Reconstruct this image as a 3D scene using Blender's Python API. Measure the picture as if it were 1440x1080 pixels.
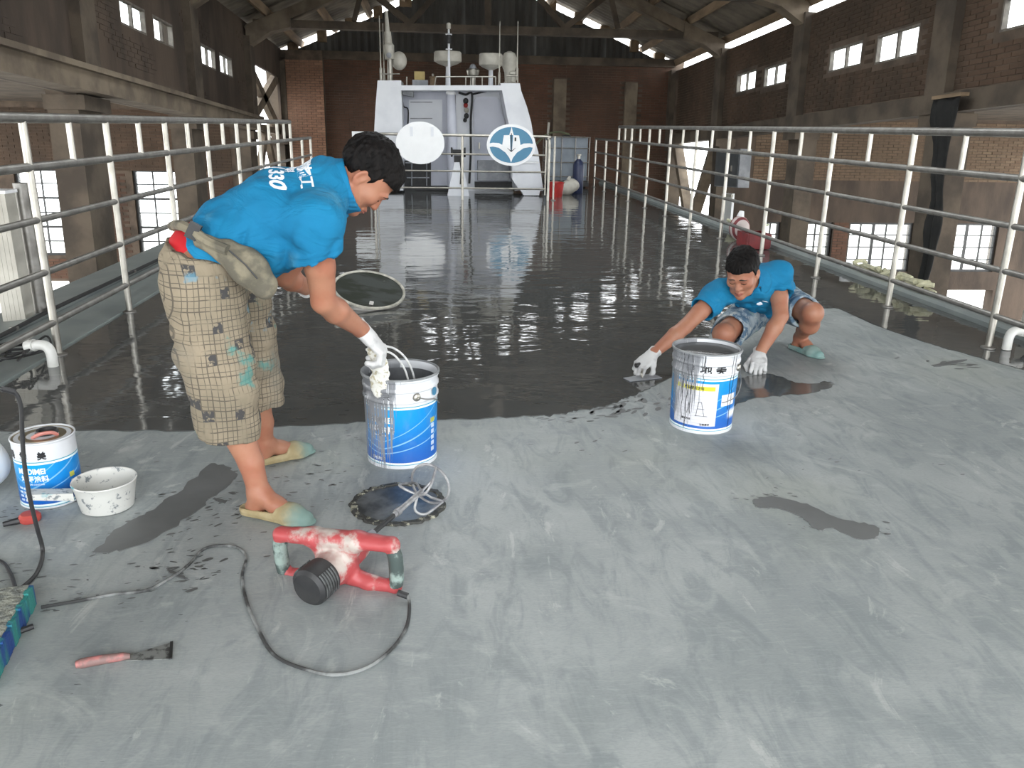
import bpy, bmesh, math, random
import numpy as np
from mathutils import Matrix, Vector
random.seed(7); RNG = np.random.default_rng(7)
for o in list(bpy.data.objects): bpy.data.objects.remove(o)
SC = bpy.context.scene
COL = SC.collection
PI = math.pi
# ------------------------------------------------------------------ camera (solved from the vanishing points of the deck)
FPX = 1140.0
CAM_H = 1.3
_v = np.array([618-720, 174.7-540, FPX]); _v /= np.linalg.norm(_v)
_d = np.array([656-720, 4115-540, FPX]); _d -= _d.dot(_v)*_v; _d /= np.linalg.norm(_d)
RC = np.stack([np.cross(_v, -_d), _v, -_d], 0)
cam = bpy.data.cameras.new('camera'); cam_o = bpy.data.objects.new('camera', cam); COL.objects.link(cam_o)
cam.sensor_width = 36.0; cam.lens = FPX/1440*36.0; cam.clip_end = 300
mw = np.eye(4); mw[:3, 0] = RC[:, 0]; mw[:3, 1] = -RC[:, 1]; mw[:3, 2] = -RC[:, 2]; mw[:3, 3] = (0, 0, CAM_H)
cam_o.matrix_world = Matrix(mw.tolist())
SC.camera = cam_o
def ray(px, py): return RC @ np.array([px-720., py-540., FPX])
def G(px, py, z=0.0):
    q = ray(px, py); return np.array([0, 0, CAM_H]) + q*((z-CAM_H)/q[2])
def Y(px, py, y):
    q = ray(px, py); return np.array([0, 0, CAM_H]) + q*(y/q[1])
# ------------------------------------------------------------------ world (even bright overcast), exposure, portals
w = bpy.data.worlds.new('overcast_sky'); SC.world = w; w.use_nodes = True
bg = w.node_tree.nodes['Background']; bg.inputs[0].default_value = (0.95, 0.98, 1.0, 1); bg.inputs[1].default_value = 3.0
SC.view_settings.view_transform = 'Standard'; SC.view_settings.look = 'None'
SC.view_settings.exposure = 1.28; SC.view_settings.gamma = 1.0; SC.view_settings.use_curve_mapping = False
SC.cycles.use_denoising = True
SC.cycles.max_bounces = 8; SC.cycles.diffuse_bounces = 4; SC.cycles.glossy_bounces = 3; SC.cycles.transparent_max_bounces = 8
SC.cycles.caustics_reflective = False; SC.cycles.caustics_refractive = False
SC.cycles.sample_clamp_indirect = 6.0
HALL_TILT = math.radians(3.0)                # the slipway deck climbs 3 degrees against the level hall
HM = Matrix.Translation((0, 0, CAM_H)) @ Matrix.Rotation(-HALL_TILT, 4, 'X')
XL, XR, YF = -4.15, 6.45, 23.4               # nave walls and far gable in the hall's own axes
APEX_X, APEX_Z, SLOPE = 1.08, 5.22, 0.42
def roof_z(x): return APEX_Z-abs(x-APEX_X)*SLOPE
def portal(loc, rot, sx, sy):
    l = bpy.data.lights.new('sky_portal', 'AREA'); l.shape = 'RECTANGLE'; l.size = sx; l.size_y = sy
    l.cycles.is_portal = True
    o = bpy.data.objects.new('sky_portal', l); COL.objects.link(o)
    o.matrix_world = HM @ Matrix.Translation(loc) @ Matrix.Rotation(rot[2], 4, 'Z') @ Matrix.Rotation(rot[0], 4, 'X')
FR0, FR1, FRZ = -3.2, 5.2, 3.2               # unseen doorway behind the camera, narrowed to limit near daylight
portal(((FR0+FR1)/2, -3.2, (FRZ-4.2)/2), (PI/2, 0, 0), FR1-FR0, FRZ+4.2)
portal((APEX_X, 10.5, APEX_Z+.3), (0, 0, 0), 3.8, 8.8)      # unseen ridge opening, added to brighten the far end
portal((-13.6, 8, -1.4), (PI/2, 0, -PI/2), 22, 4.6)     # open aisle sides
portal((16.6, 8, -1.4), (PI/2, 0, PI/2), 22, 4.6)
# ------------------------------------------------------------------ material helper
class NB:
    def __init__(s, name):
        s.m = bpy.data.materials.new(name); s.m.use_nodes = True
        s.nt = s.m.node_tree; s.b = s.nt.nodes['Principled BSDF']; s._tc = None
    def new(s, t, **kw):
        n = s.nt.nodes.new(t)
        for k, v in kw.items(): setattr(n, k, v)
        return n
    def put(s, sock, v):
        if isinstance(v, bpy.types.NodeSocket): s.nt.links.new(v, sock)
        elif v is not None:
            if isinstance(v, (tuple, list)) and len(v) == 3 and sock.type == 'RGBA': v = (*v, 1)
            sock.default_value = v
    def obj(s):
        if s._tc is None: s._tc = s.new('ShaderNodeTexCoord')
        return s._tc.outputs['Object']
    def math(s, op, a, b=0.0, c=0.0):
        n = s.new('ShaderNodeMath', operation=op); s.put(n.inputs[0], a); s.put(n.inputs[1], b); s.put(n.inputs[2], c); return n.outputs[0]
    def xyz(s, v=None):
        n = s.new('ShaderNodeSeparateXYZ'); s.put(n.inputs[0], v or s.obj()); return n.outputs
    def cxyz(s, x, y, z):
        n = s.new('ShaderNodeCombineXYZ'); s.put(n.inputs[0], x); s.put(n.inputs[1], y); s.put(n.inputs[2], z); return n.outputs[0]
    def mapv(s, scale=(1, 1, 1), rot=(0, 0, 0), v=None, loc=(0, 0, 0)):
        n = s.new('ShaderNodeMapping'); s.put(n.inputs['Vector'], v or s.obj()); n.inputs['Scale'].default_value = scale
        n.inputs['Rotation'].default_value = rot; n.inputs['Location'].default_value = loc; return n.outputs[0]
    def noise(s, scale=5., detail=4., v=None, rough=.55, dist=0.):
        n = s.new('ShaderNodeTexNoise'); s.put(n.inputs['Vector'], v or s.obj()); n.inputs['Scale'].default_value = scale
        n.inputs['Detail'].default_value = detail; n.inputs['Roughness'].default_value = rough; n.inputs['Distortion'].default_value = dist
        return n.outputs[0]
    def ramp(s, f, a, b):      # smooth 0..1 between a and b
        n = s.new('ShaderNodeMapRange'); n.interpolation_type = 'SMOOTHSTEP'; s.put(n.inputs[0], f); n.inputs[1].default_value = a; n.inputs[2].default_value = b
        return n.outputs[0]
    def mix(s, f, a, b):
        n = s.new('ShaderNodeMix', data_type='RGBA'); s.put(n.inputs[0], f); s.put(n.inputs[6], a); s.put(n.inputs[7], b); return n.outputs[2]
    def band(s, v, a, b):      # 1 inside (a, b)
        return s.math('MULTIPLY', s.math('GREATER_THAN', v, a), s.math('LESS_THAN', v, b))
    def bump(s, h, strength=.3, dist=.01, normal=None):
        n = s.new('ShaderNodeBump'); s.put(n.inputs['Height'], h); n.inputs['Strength'].default_value = strength; n.inputs['Distance'].default_value = dist
        if normal is not None: s.put(n.inputs['Normal'], normal)
        s.nt.links.new(n.outputs[0], s.b.inputs['Normal']); return n.outputs[0]
    def island(s): return s.new('ShaderNodeNewGeometry').outputs['Random Per Island']
    def fin(s, col=None, rough=None, metal=None, spec=None):
        if col is not None: s.put(s.b.inputs['Base Color'], col)
        if rough is not None: s.put(s.b.inputs['Roughness'], rough)
        if metal is not None: s.put(s.b.inputs['Metallic'], metal)
        if spec is not None: s.put(s.b.inputs['Specular IOR Level'], spec)
        return s.m
def mat(name, c1, c2=None, scale=6., rough=.6, metal=0., lo=.35, hi=.65, bump=0., bscale=None, stretch=(1, 1, 1), spec=.5, detail=5.):
    n = NB(name)
    if c2 is None: c2 = tuple(x*.8 for x in c1)
    v = n.mapv(stretch)
    f = n.ramp(n.noise(scale, detail, v), lo, hi)
    if bump: n.bump(n.noise(bscale or scale*4, 4., v), bump, .01)
    return n.fin(n.mix(f, c1, c2), rough, metal, spec)
# ------------------------------------------------------------------ mesh helper
def _basis(d):
    d = np.asarray(d, float); d = d/np.linalg.norm(d)
    a = np.array([0, 0, 1.]) if abs(d[2]) < .9 else np.array([1., 0, 0])
    u = np.cross(a, d); u /= np.linalg.norm(u); return u, np.cross(d, u), d
class MB:
    def __init__(s): s.v = []; s.f = []
    def add(s, vs, fs):
        o = len(s.v); s.v += [tuple(map(float, p)) for p in vs]; s.f += [tuple(i+o for i in f) for f in fs]; return s
    def box(s, c, size, rot=None, taper=1.):
        hx, hy, hz = [x/2 for x in size]
        P = np.array([(sx*hx*(taper if sz > 0 else 1), sy*hy*(taper if sz > 0 else 1), sz*hz) for sz in (-1, 1) for sy in (-1, 1) for sx in (-1, 1)])
        if rot is not None: P = P @ np.array(rot).T
        return s.add(P+np.array(c), [(0, 2, 3, 1), (4, 5, 7, 6), (0, 1, 5, 4), (1, 3, 7, 5), (3, 2, 6, 7), (2, 0, 4, 6)])
    def bar(s, a, b, wd, ht, up=(0, 0, 1)):       # rectangular bar from a to b
        a = np.array(a, float); b = np.array(b, float); d = b-a; L = np.linalg.norm(d); d /= L
        u = np.cross(np.array(up, float), d); u /= np.linalg.norm(u); n = np.cross(d, u)
        return s.box((a+b)/2, (wd, ht, L), np.stack([u, n, d], 1))
    def tube(s, pts, r, n=10, closed=False, cap=True):
        pts = [np.array(p, float) for p in pts]; m = len(pts)
        rr = r if isinstance(r, (list, tuple, np.ndarray)) else [r]*m
        tang = []
        for i in range(m):
            if closed: d = pts[(i+1) % m]-pts[i-1]
            else: d = pts[min(i+1, m-1)]-pts[max(i-1, 0)]
            tang.append(d/np.linalg.norm(d))
        u, _, _ = _basis(tang[0]); V = []
        for i in range(m):
            u = u-tang[i]*u.dot(tang[i]); u /= np.linalg.norm(u); w_ = np.cross(tang[i], u)
            for k in range(n):
                a = 2*PI*k/n; V.append(pts[i]+rr[i]*(math.cos(a)*u+math.sin(a)*w_))
        F = []
        for i in range(m if closed else m-1):
            j = (i+1) % m
            for k in range(n): F.append((i*n+k, i*n+(k+1) % n, j*n+(k+1) % n, j*n+k))
        if cap and not closed: F += [tuple(range(n-1, -1, -1)), tuple((m-1)*n+k for k in range(n))]
        return s.add(V, F)
    def lathe(s, prof, n=32, c=(0, 0, 0), axis=(0, 0, 1), capb=True, capt=True):
        u, w_, d = _basis(axis) if tuple(axis) != (0, 0, 1) else (np.array([1., 0, 0]), np.array([0, 1., 0]), np.array([0, 0, 1.]))
        V = []
        for r, z in prof:
            for k in range(n):
                a = 2*PI*k/n; V.append(np.array(c)+r*(math.cos(a)*u+math.sin(a)*w_)+z*d)
        F = []; m = len(prof)
        for i in range(m-1):
            for k in range(n): F.append((i*n+k, i*n+(k+1) % n, (i+1)*n+(k+1) % n, (i+1)*n+k))
        if capb: F.append(tuple(range(n-1, -1, -1)))
        if capt: F.append(tuple((m-1)*n+k for k in range(n)))
        return s.add(V, F)
    def prism(s, poly, off):                       # polygon (3-D points) swept by the vector off
        n = len(poly); off = np.array(off, float); A = [np.array(p, float) for p in poly]
        F = [tuple(range(n-1, -1, -1)), tuple(range(n, 2*n))]+[(i, (i+1) % n, n+(i+1) % n, n+i) for i in range(n)]
        return s.add(A+[p+off for p in A], F)
    def ball(s, c, r, R=None, n=12, m=8):
        V = []; r = np.array(r if hasattr(r, '__len__') else (r, r, r), float)
        for i in range(1, m):
            t = PI*i/m
            for k in range(n): V.append((math.sin(t)*math.cos(2*PI*k/n), math.sin(t)*math.sin(2*PI*k/n), math.cos(t)))
        V += [(0, 0, 1), (0, 0, -1)]; V = np.array(V)*r
        if R is not None: V = V @ np.array(R).T
        F = []
        for i in range(m-2):
            for k in range(n): F.append((i*n+k, (i+1)*n+k, (i+1)*n+(k+1) % n, i*n+(k+1) % n))
        t = (m-1)*n
        for k in range(n): F.append((t, k, (k+1) % n)); F.append((t+1, (m-2)*n+(k+1) % n, (m-2)*n+k))
        return s.add(V+np.array(c), F)
    def mesh(s, name, m, smooth=False):
        me = bpy.data.meshes.new(name); me.from_pydata(s.v, [], s.f)
        bm = bmesh.new(); bm.from_mesh(me); bmesh.ops.recalc_face_normals(bm, faces=bm.faces[:])
        if smooth:
            for f in bm.faces: f.smooth = True
            for e in bm.edges:
                if len(e.link_faces) == 2 and e.calc_face_angle(0) > .6: e.smooth = False
        bm.to_mesh(me); bm.free()
        if m is not None: me.materials.append(m)
        return me
    def build(s, name, m, parent=None, smooth=False, **props):
        return link(name, s.mesh(name, m, smooth), parent, **props)
def link(name, me, parent=None, **props):
    o = bpy.data.objects.new(name, me); COL.objects.link(o)
    if parent is not None: o.parent = parent
    for k, v in props.items():
        if v is not None: o[k] = v
    return o
def thing(name, label, cat, loc=(0, 0, 0), rotz=0., group=None, me=None, M4=None, kind=None):
    o = bpy.data.objects.new(name, me); COL.objects.link(o)
    if M4 is not None: o.matrix_world = M4
    else: o.location = loc; o.rotation_euler = (0, 0, rotz)
    if label: o['label'] = label
    if cat: o['category'] = cat
    if group: o['group'] = group
    if kind: o['kind'] = kind
    return o
def struct(name, mb, m, parent=None, M4=None, smooth=False, label=None):
    o = mb.build(name, m, parent, smooth) if mb is not None else link(name, None, parent)
    if parent is None: o['kind'] = 'structure'
    if M4 is not None: o.matrix_world = M4
    if label: o['label'] = label
    return o
def spline(pts, n=8):                               # Catmull-Rom through pts
    P = [np.array(p, float) for p in pts]; P = [2*P[0]-P[1]]+P+[2*P[-1]-P[-2]]; out = []
    for i in range(1, len(P)-2):
        for t in np.linspace(0, 1, n, endpoint=False):
            a, b, c, d = P[i-1:i+3]
            out.append(.5*((2*b)+(-a+c)*t+(2*a-5*b+4*c-d)*t*t+(-a+3*b-3*c+d)*t**3))
    return out+[P[-2]]
def textmesh(s, size, extrude=.0006, bold=0.0):     # default font; returns verts, faces centred on x, baseline 0
    cu = bpy.data.curves.new('lettering', 'FONT'); cu.body = s; cu.size = size; cu.extrude = extrude; cu.align_x = 'CENTER'; cu.offset = bold
    cu.resolution_u = 3
    o = bpy.data.objects.new('lettering', cu); COL.objects.link(o)
    dg = bpy.context.evaluated_depsgraph_get(); me = bpy.data.meshes.new_from_object(o.evaluated_get(dg))
    V = [tuple(v.co) for v in me.vertices]; F = [tuple(p.vertices) for p in me.polygons]
    bpy.data.objects.remove(o); bpy.data.curves.remove(cu); bpy.data.meshes.remove(me)
    return np.array(V), F
# ------------------------------------------------------------------ implicit surfaces (smooth unions of tapered limbs) meshed by surface nets
def _hash(ix, iy, iz, seed):
    n = (ix*374761393+iy*668265263+iz*2147483647+seed*974634631) & 0x7fffffff
    n = (n ^ (n >> 13))*1274126177 & 0x7fffffff
    return ((n ^ (n >> 16)) & 0xffff)/65535.0
def vnoise(P, seed=0):
    I = np.floor(P).astype(np.int64); f = P-I; f = f*f*(3-2*f); r = 0
    for dx in (0, 1):
        for dy in (0, 1):
            for dz in (0, 1):
                wgt = (f[..., 0] if dx else 1-f[..., 0])*(f[..., 1] if dy else 1-f[..., 1])*(f[..., 2] if dz else 1-f[..., 2])
                r = r+wgt*_hash(I[..., 0]+dx, I[..., 1]+dy, I[..., 2]+dz, seed)
    return r*2-1
class SDF:
    def __init__(s, lo, hi, h):
        s.h = h; s.lo = np.array(lo, float); s.n = np.ceil((np.array(hi)-s.lo)/h).astype(int)+1
        s.D = np.full(s.n, .3, np.float32)
        s.ax = [(s.lo[k]+h*np.arange(s.n[k])).astype(np.float32) for k in range(3)]
    def _blk(s, lo, hi, m):
        a = np.clip(np.floor((np.array(lo)-m-s.lo)/s.h).astype(int), 0, s.n-1); b = np.clip(np.ceil((np.array(hi)+m-s.lo)/s.h).astype(int)+1, 1, s.n)
        sl = tuple(slice(a[k], max(b[k], a[k]+1)) for k in range(3))
        return sl, np.stack(np.meshgrid(*[s.ax[k][sl[k]] for k in range(3)], indexing='ij'), -1)
    def _merge(s, sl, d, k, op):
        A = s.D[sl]
        if op == 'sub': A = -A
        if k > 0:
            t = np.clip(.5+.5*(A-d)/k, 0, 1); r = A*(1-t)+d*t-k*t*(1-t)
        else: r = np.minimum(A, d)
        s.D[sl] = -r if op == 'sub' else r
    def limb(s, pts, rad, k=.02, flat=None, op='add'):
        """chain of tapered segments; flat=(dir, factor) squeezes the section along dir"""
        pts = [np.array(p, float) for p in pts]
        for i in range(len(pts)-1):
            a, b, ra, rb = pts[i], pts[i+1], rad[i], rad[i+1]; R = max(ra, rb)*(1 if flat is None else max(1, flat[1]))
            sl, P = s._blk(np.minimum(a, b)-R, np.maximum(a, b)+R, k+.02)
            ba = b-a; q = P-a; t = np.clip((q@ba)/max(ba@ba, 1e-9), 0, 1); w_ = q-t[..., None]*ba
            if flat is not None:
                d_ = np.array(flat[0], float); d_ /= np.linalg.norm(d_); w_ = w_+(w_@d_)[..., None]*d_*(1/flat[1]-1)
            d = np.linalg.norm(w_, axis=-1)-(ra+(rb-ra)*t)
            s._merge(sl, d.astype(np.float32), k if i == 0 else min(k, .012) if k else 0, op)
        return s
    def ell(s, c, r, R=None, k=.02, op='add'):
        c = np.array(c, float); r = np.array(r, float); m = max(r)
        sl, P = s._blk(c-m, c+m, k+.02); q = P-c
        if R is not None: q = q@np.array(R, float)
        a = np.linalg.norm(q/r, axis=-1); b = np.linalg.norm(q/(r*r), axis=-1)
        s._merge(sl, (a*(a-1)/np.maximum(b, 1e-6)).astype(np.float32), k, op); return s
    def piece(s):                                # empty field on the same lattice
        t = SDF.__new__(SDF); t.h = s.h; t.lo = s.lo; t.n = s.n; t.ax = s.ax; t.D = np.full(s.n, .3, np.float32); return t
    def join(s, t, k=.02):
        if k > 0:
            h = np.clip(.5+.5*(s.D-t.D)/k, 0, 1); s.D = (s.D*(1-h)+t.D*h-k*h*(1-h)).astype(np.float32)
        else: s.D = np.minimum(s.D, t.D)
        return s
    def cut(s, p, nrm, lo=None, hi=None):       # remove the half space beyond the plane (inside the box lo..hi)
        nrm = np.array(nrm, float); nrm /= np.linalg.norm(nrm)
        sl, P = s._blk(s.lo if lo is None else lo, s.lo+s.n*s.h if hi is None else hi, 0)
        s.D[sl] = np.maximum(s.D[sl], ((P-np.array(p))@nrm).astype(np.float32)); return s
    def wrinkle(s, fn):                          # displace near the surface only
        m = np.abs(s.D) < .03; idx = np.nonzero(m)
        P = np.stack([s.ax[k][idx[k]] for k in range(3)], -1).astype(np.float64); s.D[idx] += fn(P).astype(np.float32); return s
    def mesh(s, smooth=2):
        D = s.D; D[0], D[-1] = .1, .1; D[:, 0], D[:, -1] = .1, .1; D[:, :, 0], D[:, :, -1] = .1, .1
        S = D < 0; nx, ny, nz = D.shape
        c = S[:-1, :-1, :-1].astype(np.int8)
        for dx in (0, 1):
            for dy in (0, 1):
                for dz in (0, 1):
                    if dx or dy or dz: c = c+S[dx:nx-1+dx, dy:ny-1+dy, dz:nz-1+dz]
        cells = np.nonzero((c > 0) & (c < 8)); nc = len(cells[0]); idx = np.full((nx-1, ny-1, nz-1), -1, np.int32); idx[cells] = np.arange(nc)
        acc = np.zeros((nc, 3)); cnt = np.zeros(nc); off = [(i, j, k) for i in (0, 1) for j in (0, 1) for k in (0, 1)]
        val = {o: D[cells[0]+o[0], cells[1]+o[1], cells[2]+o[2]] for o in off}
        for o in off:
            for ax in range(3):
                if o[ax]: continue
                p = list(o); p[ax] = 1; a, b = val[o], val[tuple(p)]; m = (a < 0) != (b < 0)
                t = np.where(m, a/np.where(m, a-b, 1), 0); q = np.tile(np.array(o, float), (nc, 1)); q[:, ax] = t
                acc[m] += q[m]; cnt[m] += 1
        V = (np.stack(cells, -1)+acc/cnt[:, None])*s.h+s.lo; F = []
        for ax in range(3):
            b = [slice(1, -1)]*3; b[ax] = slice(0, -1); e = [slice(1, -1)]*3; e[ax] = slice(1, None)
            A, B = S[tuple(b)], S[tuple(e)]; ii = np.nonzero(A != B); g = [ii[0]+1, ii[1]+1, ii[2]+1]; g[ax] = ii[ax]
            u, w_ = [k for k in range(3) if k != ax]
            def at(du, dw): q = list(g); q[u] = q[u]-du; q[w_] = q[w_]-dw; return idx[tuple(q)]
            quad = np.stack([at(1, 1), at(0, 1), at(0, 0), at(1, 0)], -1); fl = A[ii] if ax != 1 else ~A[ii]
            quad[~fl] = quad[~fl][:, ::-1]; F.append(quad)
        F = np.concatenate(F); F = F[(F >= 0).all(1)]
        e = np.concatenate([F[:, [0, 1]], F[:, [1, 2]], F[:, [2, 3]], F[:, [3, 0]]]); e = np.unique(np.sort(e, 1), axis=0)
        deg = np.bincount(e.ravel(), minlength=nc).clip(1)
        for it in range(smooth*2):
            L = np.stack([np.bincount(e[:, 0], V[e[:, 1], k], nc)+np.bincount(e[:, 1], V[e[:, 0], k], nc) for k in range(3)], -1)/deg[:, None]-V
            V = V+L*(.5 if it % 2 == 0 else -.52)
        return V, F
    def build(s, name, m, parent=None, origin=(0, 0, 0), smooth=2, join=None):
        V, F = s.mesh(smooth); V = V-np.array(origin)
        me = bpy.data.meshes.new(name); me.vertices.add(len(V)); me.vertices.foreach_set('co', V.astype(np.float32).ravel())
        me.loops.add(F.size); me.loops.foreach_set('vertex_index', F.astype(np.int32).ravel()); me.polygons.add(len(F))
        me.polygons.foreach_set('loop_start', np.arange(0, F.size, 4, dtype=np.int32)); me.update(calc_edges=True)
        me.polygons.foreach_set('use_smooth', np.ones(len(F), bool)); me.materials.append(m)
        return link(name, me, parent)
# ================================================================== materials of the setting
def deck_material():
    n = NB('dry_deck_paint'); v = n.obj()
    v1 = n.mapv((1, 1.3, 1), (0, 0, .5)); a = n.noise(1.1, 6, v1, .6, .8)
    b = n.noise(4.5, 8, n.mapv((2.2, .7, 1), (0, 0, -.35)), .65, 1.2)
    c = n.noise(38., 3, n.mapv((.35, 2.4, 1), (0, 0, .25)), .6)
    d = n.noise(2.6, 5, n.mapv((1, 1, 1), (0, 0, 1.1)), .6, 2.5)
    col = n.mix(n.ramp(a, .36, .66), (.285, .312, .312), (.385, .41, .405))
    col = n.mix(n.math('MULTIPLY', n.ramp(b, .44, .66), .6), col, (.215, .245, .252))
    col = n.mix(n.math('MULTIPLY', n.ramp(d, .56, .72), .5), col, (.47, .49, .48))
    e = n.noise(1.7, 6, n.mapv((1.5, .8, 1), (0, 0, .7), None, (7, 2, 0)), .68, 3.5)
    col = n.mix(n.math('MULTIPLY', n.ramp(e, .60, .68), .5), col, (.56, .575, .555))
    col = n.mix(n.math('MULTIPLY', n.ramp(c, .5, .75), .28), col, (.45, .47, .465))
    col = n.mix(n.math('MULTIPLY', n.ramp(n.noise(150., 2, n.mapv((.5, 1.6, 1), (0, 0, .3))), .42, .66), .16), col, (.16, .18, .185))
    col = n.mix(n.math('MULTIPLY', n.ramp(n.noise(.9, 3, n.mapv((1, 1, 1), (0, 0, 0), None, (5, 3, 0)), .5), .55, .75), .3), col, (.35, .37, .30))
    # trodden specks, denser on the port side by the mixing place
    x = n.xyz()
    spk = n.math('GREATER_THAN', n.noise(26., 2, n.mapv((.6, 1.8, 1), (0, 0, -.2)), .6), n.mix(n.ramp(x[0], -1.6, .5), (.62, .62, .62), (.82, .82, .82)))
    col = n.mix(n.math('MULTIPLY', spk, n.ramp(n.noise(3., 3), .5, .6)), col, (.07, .075, .075))
    n.bump(n.math('ADD', c, n.math('MULTIPLY', b, .5)), .12, .004)
    return n.fin(col, n.mix(n.ramp(b, .4, .7), (.48, .48, .48), (.62, .62, .62)), spec=.35)
def wet_material(name='wet_coating', amp=.46, rough=.045, c1=(.082, .085, .083), c2=(.098, .10, .097)):
    n = NB(name)
    a = n.noise(1.0, 3, n.mapv((2.4, 4.6, 1), (0, 0, .05)), .45, .3)
    b = n.noise(1.0, 2, n.mapv((9., 17., 1)), .5, .3)
    n.bump(n.math('ADD', a, n.math('MULTIPLY', b, .10)), amp, .010)
    return n.fin(n.mix(n.ramp(n.noise(2., 5), .3, .7), c1, c2), rough, spec=.7)
def brick_material(name, c1, c2, soot, sf=.5, paint=None):
    n = NB(name); r = n.island()
    c = n.mix(r, c1, c2); c = n.mix(n.math('MULTIPLY', n.ramp(n.noise(30., 4), .45, .7), .5), c, (.10, .06, .045))
    o = n.new('ShaderNodeObjectInfo').outputs['Random']
    c = n.mix(n.math('MULTIPLY', o, .5), c, tuple(x*.55 for x in c1))
    g = n.new('ShaderNodeNewGeometry').outputs['Position']
    f = n.ramp(n.noise(.7, 6, n.mapv((1, 1, .55), v=g), .65), .35, .65)
    c = n.mix(n.math('MULTIPLY', f, sf), c, soot)
    n.bump(n.noise(60., 4), .4, .006)
    return n.fin(c, .92, spec=.2)
M = {}
M['deck'] = deck_material(); M['wet'] = wet_material(); M['patch'] = wet_material('damp_smear', .3, .42, (.095, .10, .10), (.15, .155, .155)); M['puddle'] = wet_material('wet_puddle', .3, .10)
M['hull'] = mat('hull_grey_paint', (.27, .30, .29), (.22, .25, .245), 3., .45, bump=.05)
M['concrete'] = mat('sooty_concrete', (.115, .09, .066), (.060, .047, .036), 2.2, .9, bump=.35, bscale=22, detail=8)
M['concrete_pale'] = mat('pale_concrete', (.20, .16, .115), (.115, .09, .066), 2.6, .9, bump=.3, bscale=25, detail=8)
M['plaster'] = mat('stained_plaster', (.105, .076, .056), (.048, .036, .028), 1.3, .92, bump=.3, bscale=30, stretch=(1, 1, .35), detail=9)
M['mortar'] = mat('mortar', (.135, .10, .074), (.07, .053, .04), 3., .95, bump=.3)
M['brick'] = brick_material('red_brick', (.19, .10, .068), (.125, .075, .053), (.05, .042, .035), .55)
M['brick_dark'] = brick_material('sooty_brick', (.15, .10, .07), (.105, .07, .05), (.055, .042, .032), .85)
M['brick_tan'] = brick_material('limed_brick', (.23, .165, .11), (.16, .105, .07), (.10, .078, .056), .5)
M['brick_lit'] = brick_material('daylit_brick', (.36, .20, .13), (.24, .13, .085), (.12, .09, .07), .3)  # red brick lightened for the daylight falling on the left pier
M['timber'] = mat('old_timber', (.30, .215, .135), (.17, .12, .075), 5., .85, stretch=(1, .15, 1), bump=.3)
M['roof'] = mat('asbestos_sheet', (.19, .165, .13), (.11, .095, .076), 2., .9, bump=.1)
M['gable'] = mat('grey_corrugated_sheet', (.12, .12, .112), (.075, .073, .068), 2.5, .7, stretch=(1, 1, .3))
M['ground'] = mat('pale_concrete_ground', (.62, .60, .56), (.5, .48, .45), .6, .9, bump=.1)
M['dark_frame'] = mat('dark_steel_frame', (.035, .035, .035), (.02, .02, .02), 8., .5)
M['white_frame'] = mat('white_window_frame', (.55, .54, .52), (.40, .38, .35), 8., .6)
M['win_frame'] = mat('weathered_window_frame', (.20, .18, .155), (.12, .105, .09), 8., .7)
M['steel'] = mat('brushed_stainless_steel', (.46, .44, .395), (.36, .345, .305), 9., .40, 1.0, bump=.04)
M['galv'] = mat('dull_galvanised_pipe', (.30, .29, .27), (.22, .21, .195), 12., .42, .75, bump=.08)
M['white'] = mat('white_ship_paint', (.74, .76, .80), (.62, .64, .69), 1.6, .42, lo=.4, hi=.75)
M['white_shade'] = mat('shaded_white_paint', (.56, .58, .66), (.48, .50, .58), 1.8, .38)  # white paint darkened and blued as the shade of the recess
M['cream'] = mat('aged_cream_plastic', (.52, .50, .44), (.40, .38, .33), 5., .5)
M['black'] = mat('black_rubber', (.018, .018, .02), (.03, .03, .03), 14., .55, bump=.1)
M['matt_black'] = mat('matt_black_strip', (.006, .006, .006), (.012, .012, .011), 6., .9, bump=.3)
M['grey_metal'] = mat('grey_machine_paint', (.30, .31, .33), (.20, .21, .23), 5., .5)
M['teal'] = mat('emblem_blue', (.055, .22, .36), (.05, .195, .33), 4., .4)
M['sign_white'] = mat('white_sign_paint', (.86, .87, .88), (.82, .83, .84), 4., .35)
M['yellow_box'] = mat('dull_yellow_paint', (.42, .32, .12), (.34, .25, .10), 6., .6)
M['pvc'] = mat('white_pvc', (.78, .78, .75), (.66, .66, .62), 8., .35)
M['foam'] = mat('yellowed_foam_rope', (.62, .60, .42), (.48, .47, .33), 30., .9, bump=.6, bscale=60)
M['red'] = mat('red_plastic', (.45, .02, .015), (.32, .015, .012), 8., .4)
M['leaf'] = mat('pale_green_leaves', (.30, .38, .12), (.20, .28, .08), 10., .7)
def glass_material():
    n = NB('window_glass'); t = n.new('ShaderNodeBsdfTransparent'); t.inputs[0].default_value = (.93, .95, .95, 1)
    g = n.new('ShaderNodeBsdfGlossy'); g.inputs['Roughness'].default_value = .05
    mx = n.new('ShaderNodeMixShader'); mx.inputs[0].default_value = .07
    n.nt.links.new(t.outputs[0], mx.inputs[1]); n.nt.links.new(g.outputs[0], mx.inputs[2])
    n.nt.links.new(mx.outputs[0], n.nt.nodes['Material Output'].inputs[0]); return n.m
M['glass'] = glass_material()
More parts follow.
